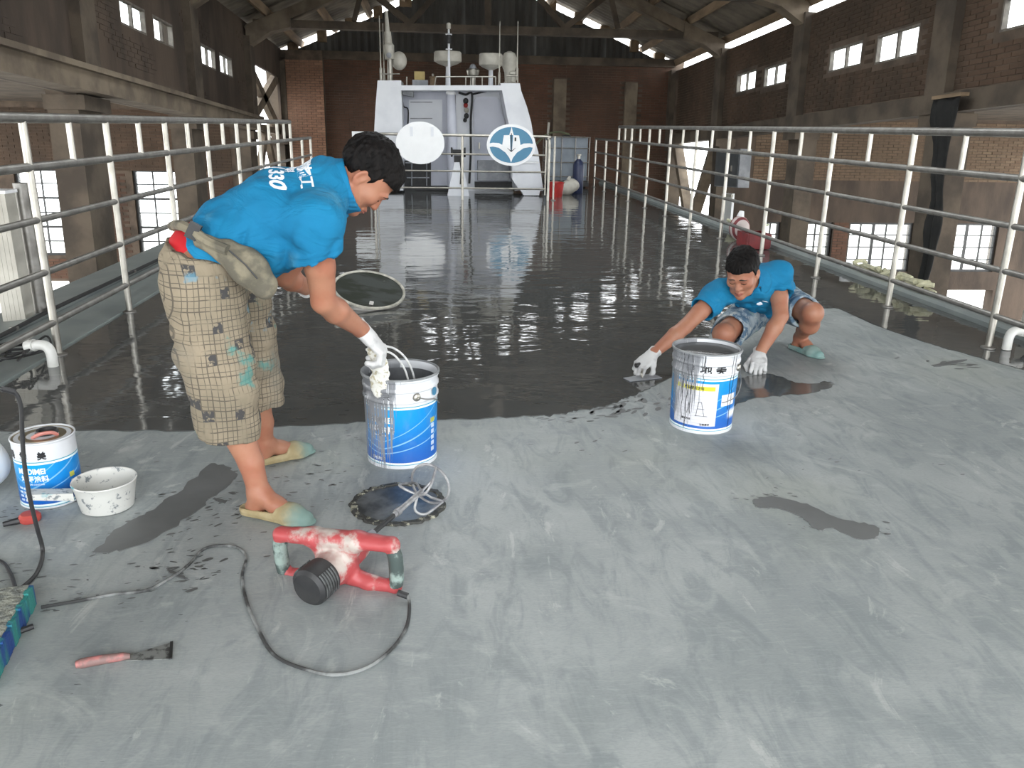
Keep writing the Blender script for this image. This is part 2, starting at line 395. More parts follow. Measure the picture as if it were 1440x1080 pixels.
# ================================================================== the setting: hall (built level in its own axes, matrix HM)
def grid_wall(mb, axis, at, thick, u0, u1, v0, v1, holes):
    """wall slab with rectangular holes; axis 'x' -> plane x=at (u along y), 'y' -> plane y=at (u along x); v is z"""
    us = sorted({u0, u1, *[min(max(h[k], u0), u1) for h in holes for k in (0, 1)]}); vs = sorted({v0, v1, *[min(max(h[k], v0), v1) for h in holes for k in (2, 3)]})
    for a, b in zip(us, us[1:]):
        for c, d in zip(vs, vs[1:]):
            mu, mv = (a+b)/2, (c+d)/2
            if any(h[0] < mu < h[1] and h[2] < mv < h[3] for h in holes): continue
            if axis == 'x': mb.box((at, mu, mv), (thick, b-a, d-c))
            else: mb.box((mu, at, mv), (b-a, thick, d-c))
_brick_mesh = {}
def bricks(parent, material, axis, face, sign, u0, u1, v0, v1, holes, near, limit=300, keep=None):
    """courses of proud bricks on a wall face. The `limit` bricks nearest to `near` are parts; the rest one stuff part."""
    L, H, T, J = .24, .054, .012, .011
    items = []; row = 0; z = v0+J
    while z+H <= v1:
        u = u0+(0 if row % 2 else -(L+J)/2)
        while u < u1:
            a, b = max(u, u0), min(u+L, u1)
            if b-a > .05 and not any(h[0]-.005 < b and a < h[1]+.005 and h[2]-.005 < z+H and z < h[3]+.005 for h in holes) and (keep is None or keep((a+b)/2, z)):
                items.append((a, b, z))
            u += L+J
        z += H+J; row += 1
    full = [i for i in items if i[1]-i[0] > L-.001]
    full.sort(key=lambda i: (((i[0]+i[1])/2-near[0])**2+(i[2]-near[1])**2)); parts = set(full[:limit])
    key = (material.name, axis)
    size = (T, L, H) if axis == 'x' else (L, T, H)
    if key not in _brick_mesh: _brick_mesh[key] = MB().box((0, 0, 0), size).mesh('brick', material)
    rest = MB()
    for it in items:
        j = RNG.uniform(-.004, .003); c = face+sign*(T/2-.003+j); mu = (it[0]+it[1])/2; mz = it[2]+H/2
        p = (c, mu, mz) if axis == 'x' else (mu, c, mz)
        if it in parts:
            o = bpy.data.objects.new('brick', _brick_mesh[key]); COL.objects.link(o); o.parent = parent; o.location = p
        else:
            rest.box(p, (T, it[1]-it[0], H) if axis == 'x' else (it[1]-it[0], T, H))
    if rest.v: rest.build('brick_field', material, parent, kind='stuff')
nwin = [0]
def window(axis, at, u0, u1, v0, v1, cols, rows, frame_m, parent=None, bar=.03, fr=.05, thickbars=()):
    nwin[0] += 1
    wo = struct('window_%d' % nwin[0], None, None, M4=HM)
    wo['kind'] = 'structure'
    def bx(mb, c, du, dv, t):
        if axis == 'x': mb.box((at, c[0], c[1]), (t, du, dv))
        else: mb.box((c[0], at, c[1]), (du, t, dv))
    f = MB(); cu, cv = (u0+u1)/2, (v0+v1)/2
    bx(f, (u0+fr/2, cv), fr, v1-v0, .07); bx(f, (u1-fr/2, cv), fr, v1-v0, .07); bx(f, (cu, v0+fr/2), u1-u0-2*fr, fr, .07); bx(f, (cu, v1-fr/2), u1-u0-2*fr, fr, .07)
    f.build('window_frame', frame_m, wo)
    for i in range(1, cols):
        m_ = MB(); bx(m_, (u0+(u1-u0)*i/cols, cv), bar*(2.2 if ('c', i) in thickbars else 1), v1-v0-2*fr, .045); m_.build('muntin', frame_m, wo)
    for j in range(1, rows):
        m_ = MB(); bx(m_, (cu, v0+(v1-v0)*j/rows), u1-u0-2*fr, bar*(1.8 if ('r', j) in thickbars else 1), .05); m_.build('muntin', frame_m, wo)
    du, dv = (u1-u0)/cols, (v1-v0)/rows
    for i in range(cols):
        for j in range(rows):
            p = MB(); bx(p, (u0+du*(i+.5), v0+dv*(j+.5)), du-.012, dv-.012, .004); p.build('pane', M['glass'], wo)
    return wo
COLY = [6.1, 10.5, 14.9, 19.2, 23.3]
# upper nave walls with their clerestory holes ---------------------------------------------------------------
hr = [(8.45, 9.57, 1.62, 1.99), (11.24, 12.36, 1.60, 2.0), (12.78, 13.86, 1.65, 2.01), (15.62, 16.68, 1.67, 2.05), (17.12, 18.24, 1.70, 2.09)]
hl = [(11.88, 12.87, 1.81, 2.15), (13.18, 14.1, 1.80, 2.15), (15.63, 16.57, 1.75, 2.11), (16.88, 17.85, 1.75, 2.12)]
open_l = [(19.45, 22.9, -9, 2.28)]
mb = MB(); grid_wall(mb, 'x', XR+.03, .06, -3, YF, .78, 2.70, hr); wall_r = struct('wall_right', mb, M['mortar'], M4=HM)
mb = MB(); grid_wall(mb, 'x', XL-.03, .06, -3, YF, .80, roof_z(XL)+.02, hl+open_l); wall_l = struct('wall_left', mb, M['plaster'], M4=HM)
bricks(wall_r, M['brick_dark'], 'x', XR, -1, 6.4, 22.8, 1.05, 2.68, [(h[0]-.02, h[1]+.02, h[2]-.05, h[3]+.03) for h in hr], (11.5, 1.3), 300)
bricks(wall_l, M['plaster'], 'x', XL, 1, 8.5, 19.3, 1.1, 2.85, [(h[0]-.12, h[1]+.12, h[2]-.08, h[3]+.1) for h in hl], (12, 1.4), 0, keep=lambda u, z: math.sin(u*1.7)+math.sin(z*5.1+u) > .7)
for h in hr: window('x', XR+.035, *h, 2, 1, M['win_frame'], bar=.05, fr=.028)
for h in hl: window('x', XL-.035, *h, 2, 1, M['win_frame'], bar=.05, fr=.028)
# crane ledges under the walls
struct('trim_1', MB().box((XL+.1, 7.9, .93), (.42, 21.8, .26)).box((XL+.33, 7.9, 1.04), (.1, 21.8, .06)), M['concrete_pale'], M4=HM)
struct('trim_2', MB().box((XR-.02, 10, .9), (.26, 26, .24)), M['concrete'], M4=HM)
# columns, one a piece --------------------------------------------------------------------------------------------
for i, y in enumerate(COLY):
    for sx, x in ((-1, XL), (1, XR)):
        lw = .66 if sx < 0 else .44
        o = MB().box((x+sx*.12, y, 1.78), (.5, .44, 1.9)).box((x+sx*.14, y, -1.9), (.34, lw, 5.5)).box((x+sx*.1, y, .70), (.46, lw+.1, .16)).build('concrete_column', M['concrete'], kind='structure')
        o.matrix_world = HM
# far gable ---------------------------------------------------------------------------------------------------------------
mb = MB(); grid_wall(mb, 'y', YF+.15, .3, XL-.3, XR+.3, -4, 3.0, []); wall_b = struct('wall_back', mb, M['mortar'], M4=HM)
bricks(wall_b, M['brick'], 'y', YF, -1, XL+1.1, XR-.05, -1.6, 2.98, [(-.5, 2.2, -1.6, .6), (3.13, 3.47, -1.6, 2.45), (5.11, 5.45, -1.6, 2.4)], (-2.2, .6), 300)
pil = MB()
pil.box((3.3, YF-.05, .4), (.34, .14, 4.1)).box((5.28, YF-.05, .4), (.34, .14, 4.0)).build('pilaster', M['concrete_pale'], wall_b)
MB().box((XL+.62, YF-.16, .5), (.95, .3, 5.0)).build('brick_pier', M['mortar'], wall_b)
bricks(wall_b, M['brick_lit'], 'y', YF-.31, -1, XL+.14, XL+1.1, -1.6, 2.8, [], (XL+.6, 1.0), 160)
MB().box((1.0, YF-.06, 2.92), (10.9, .2, .2)).build('tie_band', M['concrete'], wall_b)
nsh = 11
for k in range(nsh):                                  # corrugated sheets of the gable, each its own part, with the daylight gap under the roof
    a = XL+(XR-XL)*k/nsh; b = XL+(XR-XL)*(k+1)/nsh; m_ = MB(); n_ = 22; V = []; F = []
    for i in range(n_+1):
        x = a-(.04 if k else 0)+(b-a+.04)*i/n_; yy = YF+.14+.012*(k % 2)+.022*math.cos(i/n_*2*PI*5.5)
        V += [(x, yy, 2.98), (x, yy, max(3.0, roof_z(x)-.11))]
    F = [(2*i, 2*i+2, 2*i+3, 2*i+1) for i in range(n_)]
    m_.add(V, F).build('gable_sheet', M['gable'], wall_b)
for sx in (-1, 1):                                  # timber blocks that break the gap into short lights
    for k in range(7):
        d = .42+k*.76+RNG.uniform(-.08, .08); wd = RNG.uniform(.2, .34); x = APEX_X+sx*d
        MB().box((x, YF+.14, roof_z(x)-.06), (wd, .2, .30)).build('purlin_block', M['timber'], wall_b)
# aisles: far end walls with windows, roof slabs --------------------------------------------------------------------------------------
YA = 19.3
wr_h = [(7.75, 8.2, -2.29, -1.10), (8.72, 9.51, -2.29, -1.10), (9.94, 11.58, -2.29, -1.10), (12.25, 13.8, -2.29, -1.10)]
wl_h = [(-11.6, -9.78, -1.97, -.07), (-9.35, -7.75, -1.97, -.07), (-6.83, -5.6, -1.97, -.07)]
mb = MB(); grid_wall(mb, 'y', YA+.15, .3, XR+.3, 16.5, -4.2, 1.5, wr_h+[(11.3, 13.9, -4.2, -2.75)]); wall_ra = struct('wall_right_aisle', mb, M['plaster'], M4=HM)
mb = MB(); grid_wall(mb, 'y', YA+.15, .3, -13.5, XL-.3, -4.2, 1.5, wl_h+[(-13, -7.9, -4.2, -2.55)]); wall_la = struct('wall_left_aisle', mb, M['mortar'], M4=HM)
bricks(wall_ra, M['brick_tan'], 'y', YA, -1, 7.4, 14.5, -.12, 1.25, [], (10, .4), 300)
bricks(wall_ra, M['brick'], 'y', YA, -1, 9.54, 9.91, -2.6, -1.1, [], (9.7, -1.5), 0)
bricks(wall_la, M['brick_dark'], 'y', YA, -1, -13, XL-.5, -.1, 1.25, [], (-9, .4), 200)
bricks(wall_la, M['brick'], 'y', YA, -1, -13, XL-.5, -2.5, -.1, [(h[0]-.05, h[1]+.05, h[2]-.03, h[3]+.03) for h in wl_h], (-8, -2.2), 200)
for h in wr_h: window('y', YA+.1, *h, max(2, round((h[1]-h[0])/.36)), 4, M['dark_frame'], bar=.028, fr=.05, thickbars={('c', 2)})
for h in wl_h: window('y', YA+.1, *h, 3, 6, M['dark_frame'], bar=.028, fr=.05, thickbars={('c', 2), ('r', 2), ('r', 4)})
struct('ceiling_left_aisle', MB().box((-9.1, 8, 1.42), (9.0, 22.6, .18)), M['concrete'], M4=HM)
struct('ceiling_right_aisle', MB().box((11.5, 8, 1.42), (9.8, 22.6, .18)), M['concrete'], M4=HM)
struct('floor', MB().box((0, 20, -4.3), (160, 120, .2)), M['ground'], M4=HM)
# main roof: purlins and sheets, bay by bay --------------------------------------------------------------------------------------------
ceil = struct('ceiling', None, None, M4=HM); ceil['kind'] = 'structure'
npur = 7
ys = [-3.2, 2.0, 6.1, 10.5, 14.9, 19.2, 23.75]
_pm = {}
for sx in (-1, 1):
    ext = 5.5 if sx > 0 else 5.75
    nx, nz = -sx*SLOPE/math.hypot(1, SLOPE), 1/math.hypot(1, SLOPE)
    for bi in range(len(ys)-1):
        y0, y1 = ys[bi], ys[bi+1]
        for k in range(npur):
            d = .15+(ext-.25)*k/(npur-1); x = APEX_X+sx*d; z = roof_z(x)
            if y1 < 7: continue
            R = np.array([[nz, 0, sx*SLOPE*0-nx*-1], [0, 1, 0], [-nx, 0, nz]])
            R = np.array([[nz, 0, nx], [0, 1, 0], [-nx, 0, nz]])
            MB().box((x, (y0+y1)/2, z-.01), (.11, y1-y0-.02, .16), R).build('purlin', M['timber'], ceil)
        for k in range(6):
            d0 = (ext+.02)*k/6-(.03 if k else 0); d1 = (ext+.02)*(k+1)/6
            if k < 2 and 6 < y0 < 14: continue          # left open for the added ridge glazing
            n_ = max(2, int((y1-y0)/.13)) if y1 > 7 else 2; V = []
            for i in range(n_+1):
                y = y0-.06+(y1-y0+.06)*i/n_; off = .10+.022*(i % 2)+.012*(k % 2)+.01*(bi % 2)
                for d in (d0, d1):
                    x = APEX_X+sx*d; V.append((x+nx*off, y, roof_z(x)+nz*off))
            MB().add(V, [(2*i, 2*i+1, 2*i+3, 2*i+2) for i in range(n_)]).build('roof_sheet', M['roof'], ceil)
rl = struct('added_skylight', None, None, M4=HM); rl['kind'] = 'structure'  # unseen ridge glazing put in to brighten deckhouse and walls
for i in range(8):
    y0 = 6.08+i*1.1; y1 = y0+1.1
    for sx in (-1, 1): MB().add([(APEX_X, y0, APEX_Z+.14), (APEX_X, y1-.02, APEX_Z+.14), (APEX_X+sx*1.9, y1-.02, roof_z(APEX_X+1.9)+.14), (APEX_X+sx*1.9, y0, roof_z(APEX_X+1.9)+.14)], [(0, 1, 2, 3)]).build('pane', M['glass'], rl)
    for sx in (-1, 1): MB().bar((APEX_X, y0, APEX_Z+.1), (APEX_X+sx*1.9, y0, roof_z(APEX_X+1.9)+.1), .05, .06, (0, 1, 0)).build('glazing_bar', M['dark_frame'], rl)
mb = MB(); grid_wall(mb, 'y', -3.3, .2, -5, 7, -4.2, 5.2, [(FR0, FR1, -4.3, FRZ)]); struct('wall_front', mb, M['plaster'], M4=HM)  # unseen wall added to hold daylight off the near deck
# trusses ------------------------------------------------------------------------------------------------------------------------------------------
def truss(y, label, strut_m):
    t = thing('roof_truss', label, 'roof truss', M4=HM, group='concrete roof trusses', kind='structure')
    up = (0, 1, 0)
    for sx, xe in ((-1, XL+.05), (1, XR-.05)):
        MB().bar((xe, y, roof_z(xe)-.22), (APEX_X, y, APEX_Z-.22), .22, .24, up).build('rafter', M['concrete_pale'], t)
        xh = xe-sx*.1
        MB().prism([(xe, y-.16, 2.5), (xe, y-.16, roof_z(xe)-.1), (xe-sx*.95, y-.16, roof_z(xe-sx*.95)-.12), (xe-sx*.95, y-.16, 2.93), (xe-sx*.5, y-.16, 2.82)], (0, .32, 0)).build('haunch', M['concrete_pale'], t)
        q = APEX_X+sx*2.7; MB().bar((q, y, roof_z(q)-.25), (APEX_X+sx*1.7, y, 3.08), .13, .13, up).build('strut', M['concrete'], t)
        MB().bar((APEX_X+sx*1.7, y, 3.08), (APEX_X+sx*.1, y, 4.75), .11, .11, up).build('strut', M['concrete'], t)
        MB().bar((q+sx*.2, y, 3.1), (q, y, roof_z(q)-.3), .1, .1, up).build('hanger', M['concrete'], t)
    MB().bar((XL+.2, y, 3.0), (XR-.2, y, 3.0), .16, .2, up).build('tie_beam', M['concrete'], t)
    MB().bar((APEX_X, y, 3.0), (APEX_X, y, APEX_Z-.3), .14, .14, up).build('king_post', M['concrete'], t)
    return t
truss(10.5, 'nearest concrete roof truss, only its haunches near the frame edge', M['concrete'])
truss(14.9, 'middle concrete roof truss with haunches above the paired windows', M['concrete'])
truss(19.2, 'concrete roof truss one bay in front of the far gable', M['concrete'])
# X brace in the open last bay (left) and V brace (right)
b = thing('cross_brace', 'concrete X brace in the bright open bay of the left wall', 'brace', M4=HM, kind='structure')
for a, c in (((19.5, 2.3), (22.9, .98)), ((22.9, 2.3), (19.5, .98)), ((19.5, -1.0), (21.2, .95)), ((22.9, -1.0), (21.2, .95))):
    MB().bar((XL-.1, a[0], a[1]), (XL-.1, c[0], c[1]), .24, .13, (1, 0, 0)).build('diagonal', M['concrete_pale'], b)
MB().box((XL-.1, 21.2, .93), (.13, 3.7, .14)).build('rail_beam', M['concrete_pale'], b)
b = thing('cross_brace', 'concrete V brace in the bright open bay of the right wall', 'brace', M4=HM, kind='structure')
for a, c in (((19.5, .8), (21.2, -1.4)), ((22.9, .8), (21.2, -1.4))):
    MB().bar((XR+.1, a[0], a[1]), (XR+.1, c[0], c[1]), .2, .24, (1, 0, 0)).build('diagonal', M['concrete_pale'], b)
MB().box((XR+.1, 21.2, -2.2), (.24, .4, 1.7)).build('foot_block', M['timber'], b)
# ================================================================== ship deck, hull edges
DECK_Y0, DECK_Y1 = -1.5, 20.0
struct('ship_hull', MB().prism([(-2.1, DECK_Y0, -.06), (3.7, DECK_Y0, -.06), (2.9, DECK_Y0, -2.95), (-1.3, DECK_Y0, -2.95)], (0, DECK_Y1-DECK_Y0, 0)), M['hull'])
deck = struct('ship_deck', MB().box(((-2.2+3.42)/2, (DECK_Y0+DECK_Y1)/2, -.03), (5.62, DECK_Y1-DECK_Y0, .06)), M['deck'], label='steel ship deck, dry brushed grey paint in the foreground')
# wet coat: one thin sheet; its near edge follows the trowel line in the photograph
edge_px = [(-150, 603), (0, 608), (130, 605), (250, 607), (390, 600), (520, 594), (640, 590), (720, 587), (785, 583), (820, 577), (853, 571), (872, 563), (893, 556), (925, 540), (958, 524), (985, 500), (1000, 470), (1042, 446), (1100, 438), (1165, 434), (1184, 436), (1215, 450), (1245, 463), (1290, 478), (1325, 489), (1362, 499), (1400, 510), (1440, 520), (1600, 560)]
E = [G(*p)[:2] for p in edge_px]
E2 = spline([(p[0], p[1], 0) for p in E], 8)
E2 = [(p[0]+RNG.normal(0, .004), p[1]+RNG.normal(0, .007)) for p in E2]
E2 = [p for p in E2 if -2.2 < p[0] < 3.42]
E2 = [(-2.2, E2[0][1])]+E2+[(3.42, E2[-1][1])]
def sheet(poly, z0, z1, mname, name, parent):
    bm = bmesh.new(); vs = [bm.verts.new((x, y, z1)) for x, y in poly]; f = bm.faces.new(vs)
    r = bmesh.ops.triangulate(bm, faces=[f])
    for i in range(len(vs)):
        a, b_ = vs[i], vs[(i+1) % len(vs)]
        c = bm.verts.new((b_.co.x, b_.co.y, z0)); d = bm.verts.new((a.co.x, a.co.y, z0)); bm.faces.new((a, b_, c, d))
    bmesh.ops.recalc_face_normals(bm, faces=bm.faces[:])
    me = bpy.data.meshes.new(name); bm.to_mesh(me); bm.free(); me.materials.append(M[mname]); return link(name, me, parent)
E2.sort(); E2 = [p for i, p in enumerate(E2) if i == 0 or p[0]-E2[i-1][0] > 1e-4]      # strip of quads from the trowel edge to the stern
V = []; F = []; ROWS = (0, .05, .2, .5, 1.)
for x, y in E2:
    V.append((x, y, .0002)); V += [(x, y+(DECK_Y1-y)*r, .004) for r in ROWS]
m_ = len(ROWS)+1
for i in range(len(E2)-1): F += [(i*m_+k, (i+1)*m_+k, (i+1)*m_+k+1, i*m_+k+1) for k in range(m_-1)]
o = MB().add(V, F).build('wet_coating', M['wet'], deck); o['label'] = 'glossy wet dark grey floor coating'
def patch(px, name='wet_smear', label=None, jit=.006, mname='patch'):
    P = spline([(*G(*p)[:2], 0) for p in px+[px[0]]], 6)[:-1]
    o = sheet([(p[0]+RNG.normal(0, jit), p[1]+RNG.normal(0, jit)) for p in P], .0002, .003, mname, name, deck)
    if label: o['label'] = label
patch([(1030, 535), (1075, 526), (1100, 531), (1130, 540), (1165, 537), (1169, 545), (1140, 553), (1100, 556), (1060, 561), (1025, 570)], label='wet grey smear between the squatting man and his bucket', mname='puddle')
patch([(1058, 704), (1080, 699), (1108, 703), (1140, 712), (1175, 728), (1205, 735), (1235, 742), (1230, 757), (1205, 758), (1170, 744), (1150, 746), (1128, 728), (1095, 716), (1066, 715)], label='isolated dark damp stain on the dry deck', jit=.003)
patch([(128, 778), (170, 742), (215, 716), (255, 690), (292, 655), (322, 657), (332, 672), (305, 697), (262, 728), (215, 760), (160, 776)], label='broad dark trowelled smear left of the standing man', jit=.006)
for q in ([(236, 800), (262, 812), (258, 815), (238, 806)], [(300, 700), (318, 705), (315, 708), (302, 704)], [(1310, 514), (1340, 508), (1360, 506), (1345, 511), (1318, 516)]):
    patch(q, jit=.002)
sp = MB()
def specks(px, n, sx, sy, L=(.006, .03), ang=0.):
    for _ in range(n):
        c = G(px[0]+RNG.normal(0, sx), px[1]+RNG.normal(0, sy)); l = RNG.uniform(*L); w_ = l*RNG.uniform(.2, .5); a = ang+RNG.normal(0, .35); k = 7
        P = [(c[0]+math.cos(a)*l*math.cos(2*PI*i/k)*RNG.uniform(.6, 1)-math.sin(a)*w_*math.sin(2*PI*i/k), c[1]+math.sin(a)*l*math.cos(2*PI*i/k)+math.cos(a)*w_*math.sin(2*PI*i/k)*RNG.uniform(.5, 1), .0012) for i in range(k)]
        sp.add(P, [tuple(range(k))])
for q, n, sx, sy, L, a in (((1085, 698), 26, 30, 8, (.004, .016), -.3), ((1150, 735), 22, 40, 10, (.004, .018), -.5), ((1225, 748), 10, 14, 6, (.005, .02), -.3), ((860, 573), 46, 34, 7, (.008, .045), .5), ((800, 588), 22, 30, 4, (.006, .03), .2), ((900, 560), 22, 22, 8, (.008, .04), .7),
    ((240, 735), 50, 50, 26, (.005, .02), .6), ((330, 700), 60, 60, 22, (.005, .022), .1), ((450, 680), 55, 55, 20, (.004, .02), .1), ((250, 800), 40, 45, 16, (.004, .025), .2), ((500, 625), 24, 30, 14, (.004, .016), 0), ((820, 620), 12, 60, 16, (.004, .02), .3), ((1200, 650), 12, 80, 20, (.004, .02), .1), ((100, 810), 20, 50, 20, (.004, .02), .2), ((1330, 510), 16, 40, 5, (.01, .05), .2), ((1180, 441), 20, 40, 4, (.01, .05), -.4)):
    specks(q, n, sx, sy, L, a)
o = sp.build('coating_specks', M['patch'], deck); o['kind'] = 'stuff'
# port side deck: two facets of grey plating beyond the rail, gutter line between
struct('trim_3', MB().prism([(-2.225, DECK_Y0, -.03), (-2.225, DECK_Y0, .012), (-2.56, DECK_Y0, .055), (-2.56, DECK_Y0, -.03)], (0, DECK_Y1-DECK_Y0, 0)), M['hull'])
struct('trim_4', MB().prism([(-2.575, DECK_Y0, -.03), (-2.575, DECK_Y0, .075), (-2.98, DECK_Y0, .03), (-3.02, DECK_Y0, -.03)], (0, DECK_Y1-DECK_Y0, 0)), M['hull'])
# starboard side deck: wet waterway and raised pale coaming
struct('trim_5', MB().box((3.63, 9.25, -.03), (.40, 21.5, .06)), M['wet'])
struct('trim_6', MB().prism([(3.84, DECK_Y0, -.03), (3.84, DECK_Y0, .03), (3.87, DECK_Y0, .05), (4.02, DECK_Y0, .05), (4.02, DECK_Y0, -.03)], (0, DECK_Y1-DECK_Y0, 0)), M['hull'])
# ================================================================== railings
def railing(label, x, posts, balusters, rails, r_post=.021, joint=True):
    t = thing('guard_railing', label, 'railing', (x, posts[0], 0))
    y0 = posts[0]
    for z, a, b, r in rails:
        MB().tube([(0, a-y0, z), (0, b-y0, z)], r, 12).build('rail', M['galv'], t, True)
    for y, top in posts_top(posts, rails):
        p = MB().tube([(0, y-y0, 0), (0, y-y0, top)], r_post, 12).build('post', M['steel'], t, True)
        MB().lathe([(r_post*2.1, 0), (r_post*2.1, .008), (r_post*1.05, .014)], 14, (0, y-y0, .003)).build('base_flange', M['galv'], p, True)
    for y in balusters:
        MB().tube([(0, y-y0, rails[1][0]), (0, y-y0, rails[0][0])], r_post*.85, 10).build('baluster', M['steel'], t, True)
    return t
def posts_top(posts, rails):
    for y in posts: yield y, (rails[0][0] if y <= rails[0][2]+.01 else rails[1][0])
lp = [2.35, 3.55, 4.68, 5.80, 7.0, 8.2, 9.4, 10.55, 11.7, 12.7, 13.7, 14.6]
lb = [(a+b)/2 for a, b in zip(lp, lp[1:]) if b <= 12.8]
railing('port side tubular railing behind the standing worker, five rails with short balusters along the top', -2.185, lp, lb,
        [(1.295, 1.2, 12.7, .027), (1.043, 1.2, 14.6, .024), (.765, 1.2, 14.6, .019), (.48, 1.2, 14.6, .019), (.195, 1.2, 14.6, .019)])
rp = [3.5, 4.71, 5.93, 7.2, 8.55, 9.9, 11.2, 12.5, 13.8, 15.1, 16.2, 17.4, 18.6]
rb = [(a+b)/2 for a, b in zip(rp, rp[1:]) if b <= 16.3]
railing('starboard tubular railing behind the squatting worker, five rails with short balusters along the top', 3.465, rp, rb,
        [(1.31, 1.6, 16.2, .027), (1.05, 1.6, 18.6, .022), (.768, 1.6, 18.6, .019), (.495, 1.6, 18.6, .019), (.212, 1.6, 18.6, .019)])
# stern rail across the deck
t = thing('barrier_railing', 'bright stainless rail across the deck in front of the white deckhouse', 'railing', (0.4, 15.0, 0))
x0, x1 = -1.16-.4, 1.955-.4
MB().tube(spline([(x0, 0, 0), (x0, 0, .6), (x0, 0, 1.02), (x0+.03, 0, 1.09), (x0+.1, 0, 1.12), (0, 0, 1.12), (x1-.1, 0, 1.12), (x1-.03, 0, 1.09), (x1, 0, 1.02), (x1, 0, .6), (x1, 0, 0)], 4), .024, 12).build('frame', M['steel'], t, True)
for z in (.80, .505, .21): MB().tube([(x0+.05, 0, z), (x1-.05, 0, z)], .017, 10).build('rail', M['steel'], t, True)
MB().tube([(0, 0, 0), (0, 0, 1.12)], .022, 12).build('post', M['steel'], t, True)
for xx in (x0+.055, x1-.055): MB().tube([(xx, 0, .1), (xx, 0, 1.06)], .014, 10).build('inner_post', M['steel'], t, True)
t = thing('gate_post', 'slim stainless gate post just right of the cross rail', 'post', (2.06, 15.05, 0))
MB().tube([(0, 0, 0), (0, 0, 1.13)], .018, 10).build('tube', M['steel'], t, True); MB().lathe([(.045, 0), (.045, .01), (.02, .02)], 14, (0, 0, .004)).build('base_flange', M['galv'], t)
# signs hanging on that rail
def oval(rx, rz, n=40, cx=0, cz=0): return [(cx+rx*math.cos(2*PI*i/n), 0, cz+rz*math.sin(2*PI*i/n)) for i in range(n)]
c = Y(591, 201, 14.93)
t = thing('oval_sign', 'blank white oval sign seen from its back, left on the cross rail', 'sign', c)
MB().prism(oval(.425, .36), (0, .02, 0)).build('plate', M['sign_white'], t)
for dx in (-.15, .21): MB().box((dx, -.012, .19), (.05, .02, .16)).build('hook', M['white'], t)
c = Y(719, 204, 14.93)
t = thing('oval_emblem', 'blue oval emblem with a white ship over an open book, right on the cross rail', 'sign', c)
MB().prism(oval(.435, .355), (0, .02, 0)).build('plate', M['sign_white'], t)
fld = MB()
fld.prism([(p[0], -.004, p[2]) for p in oval(.385, .305)], (0, .005, 0)); fld.build('blue_field', M['teal'], t)
def wing(s):
    top = [(s*.40, .02), (s*.33, .035), (s*.22, .03), (s*.1, -.03), (0, -.12)]
    bot = [(0, -.30), (s*.03, -.22), (s*.1, -.13), (s*.22, -.05), (s*.33, -.03), (s*.395, -.04)]
    return [(x, -.009, z) for x, z in top+bot]
for s in (-1, 1): MB().prism(wing(s), (0, .006, 0)).build('white_wing', M['sign_white'], t)
ship = [[(-.165, -.02), (-.135, .165), (-.03, .17), (-.012, -.11)], [(.012, -.11), (.03, .17), (.135, .165), (.165, -.01)], [(-.04, .17), (-.018, .24), (0, .31), (.018, .24), (.04, .17)]]
for pl in ship: MB().prism([(x, -.012, z) for x, z in pl], (0, .006, 0)).build('white_ship', M['sign_white'], t)
dk = MB().prism([(-.006, -.015, -.11), (-.006, -.015, .20), (.006, -.015, .20), (.006, -.015, -.11)], (0, .004, 0))
for s in (-1, 1): dk.prism([(s*.07, -.015, -.055), (0, -.015, -.12), (0, -.015, -.10), (s*.075, -.015, -.045)], (0, .004, 0))
dk.build('dark_outline', M['dark_frame'], t)
MB().box((.07, -.0145, .1), (.028, .004, .06)).build('dark_outline', M['dark_frame'], t)
# ================================================================== white deckhouse with masts
YD = 16.4
def D(px, py, y=YD): return Y(px, py, y)
dh = thing('deckhouse', 'white stepped deckhouse at the far end of the deck, between brick wall and cross rail', 'deckhouse', (0.3, YD, 0))
def dpoly(pxs, y, depth, name, m, parent=dh, base=True):
    P = [D(*p, y)-np.array([.3, YD, 0]) for p in pxs]
    for p in P: p[2] = max(p[2], .002)
    return MB().prism(P, (0, depth, 0)).build(name, M[m], parent)
dpoly([(531, 113), (564, 113), (566, 190), (567, 268), (524, 268), (526, 188), (528, 150)], YD, 1.1, 'left_wing', 'white')
dpoly([(704, 117), (731, 117), (733, 128), (741, 150), (747, 172), (750, 190), (757, 214), (764, 268), (724, 268), (720, 195), (714, 168)], YD, 1.1, 'right_wing', 'white')
dpoly([(563, 120), (706, 120), (706, 127), (563, 127)], YD-.05, 1.2, 'platform', 'white')
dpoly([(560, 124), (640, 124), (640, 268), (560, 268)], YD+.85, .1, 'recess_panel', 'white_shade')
dpoly([(641, 124), (712, 124), (722, 268), (641, 268)], YD+.80, .1, 'recess_panel', 'white')
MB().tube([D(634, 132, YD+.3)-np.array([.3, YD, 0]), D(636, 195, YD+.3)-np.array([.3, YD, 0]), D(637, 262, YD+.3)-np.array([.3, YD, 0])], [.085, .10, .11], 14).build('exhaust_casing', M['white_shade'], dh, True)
MB().ball(D(634, 131, YD+.3)-np.array([.3, YD, 0]), (.1, .1, .06)).build('casing_cap', M['sign_white'], dh, True)
pp = [(666, 142), (668, 138), (672, 136), (698, 136), (702, 139), (706, 160), (716, 190), (719, 256), (668, 256)]
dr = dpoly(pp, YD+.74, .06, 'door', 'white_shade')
h = D(674, 205, YD+.70)-np.array([.3, YD, 0]); MB().box(h, (.03, .05, .12)).build('handle', M['steel'], dr)
dpoly([(575, 140), (622, 140), (622, 190), (575, 190)], YD+.80, .05, 'access_panel', 'white')
for py in (143, 166): dpoly([(577, py), (608, py), (608, py+1.2), (577, py+1.2)], YD+.78, .02, 'panel_seam', 'grey_metal')
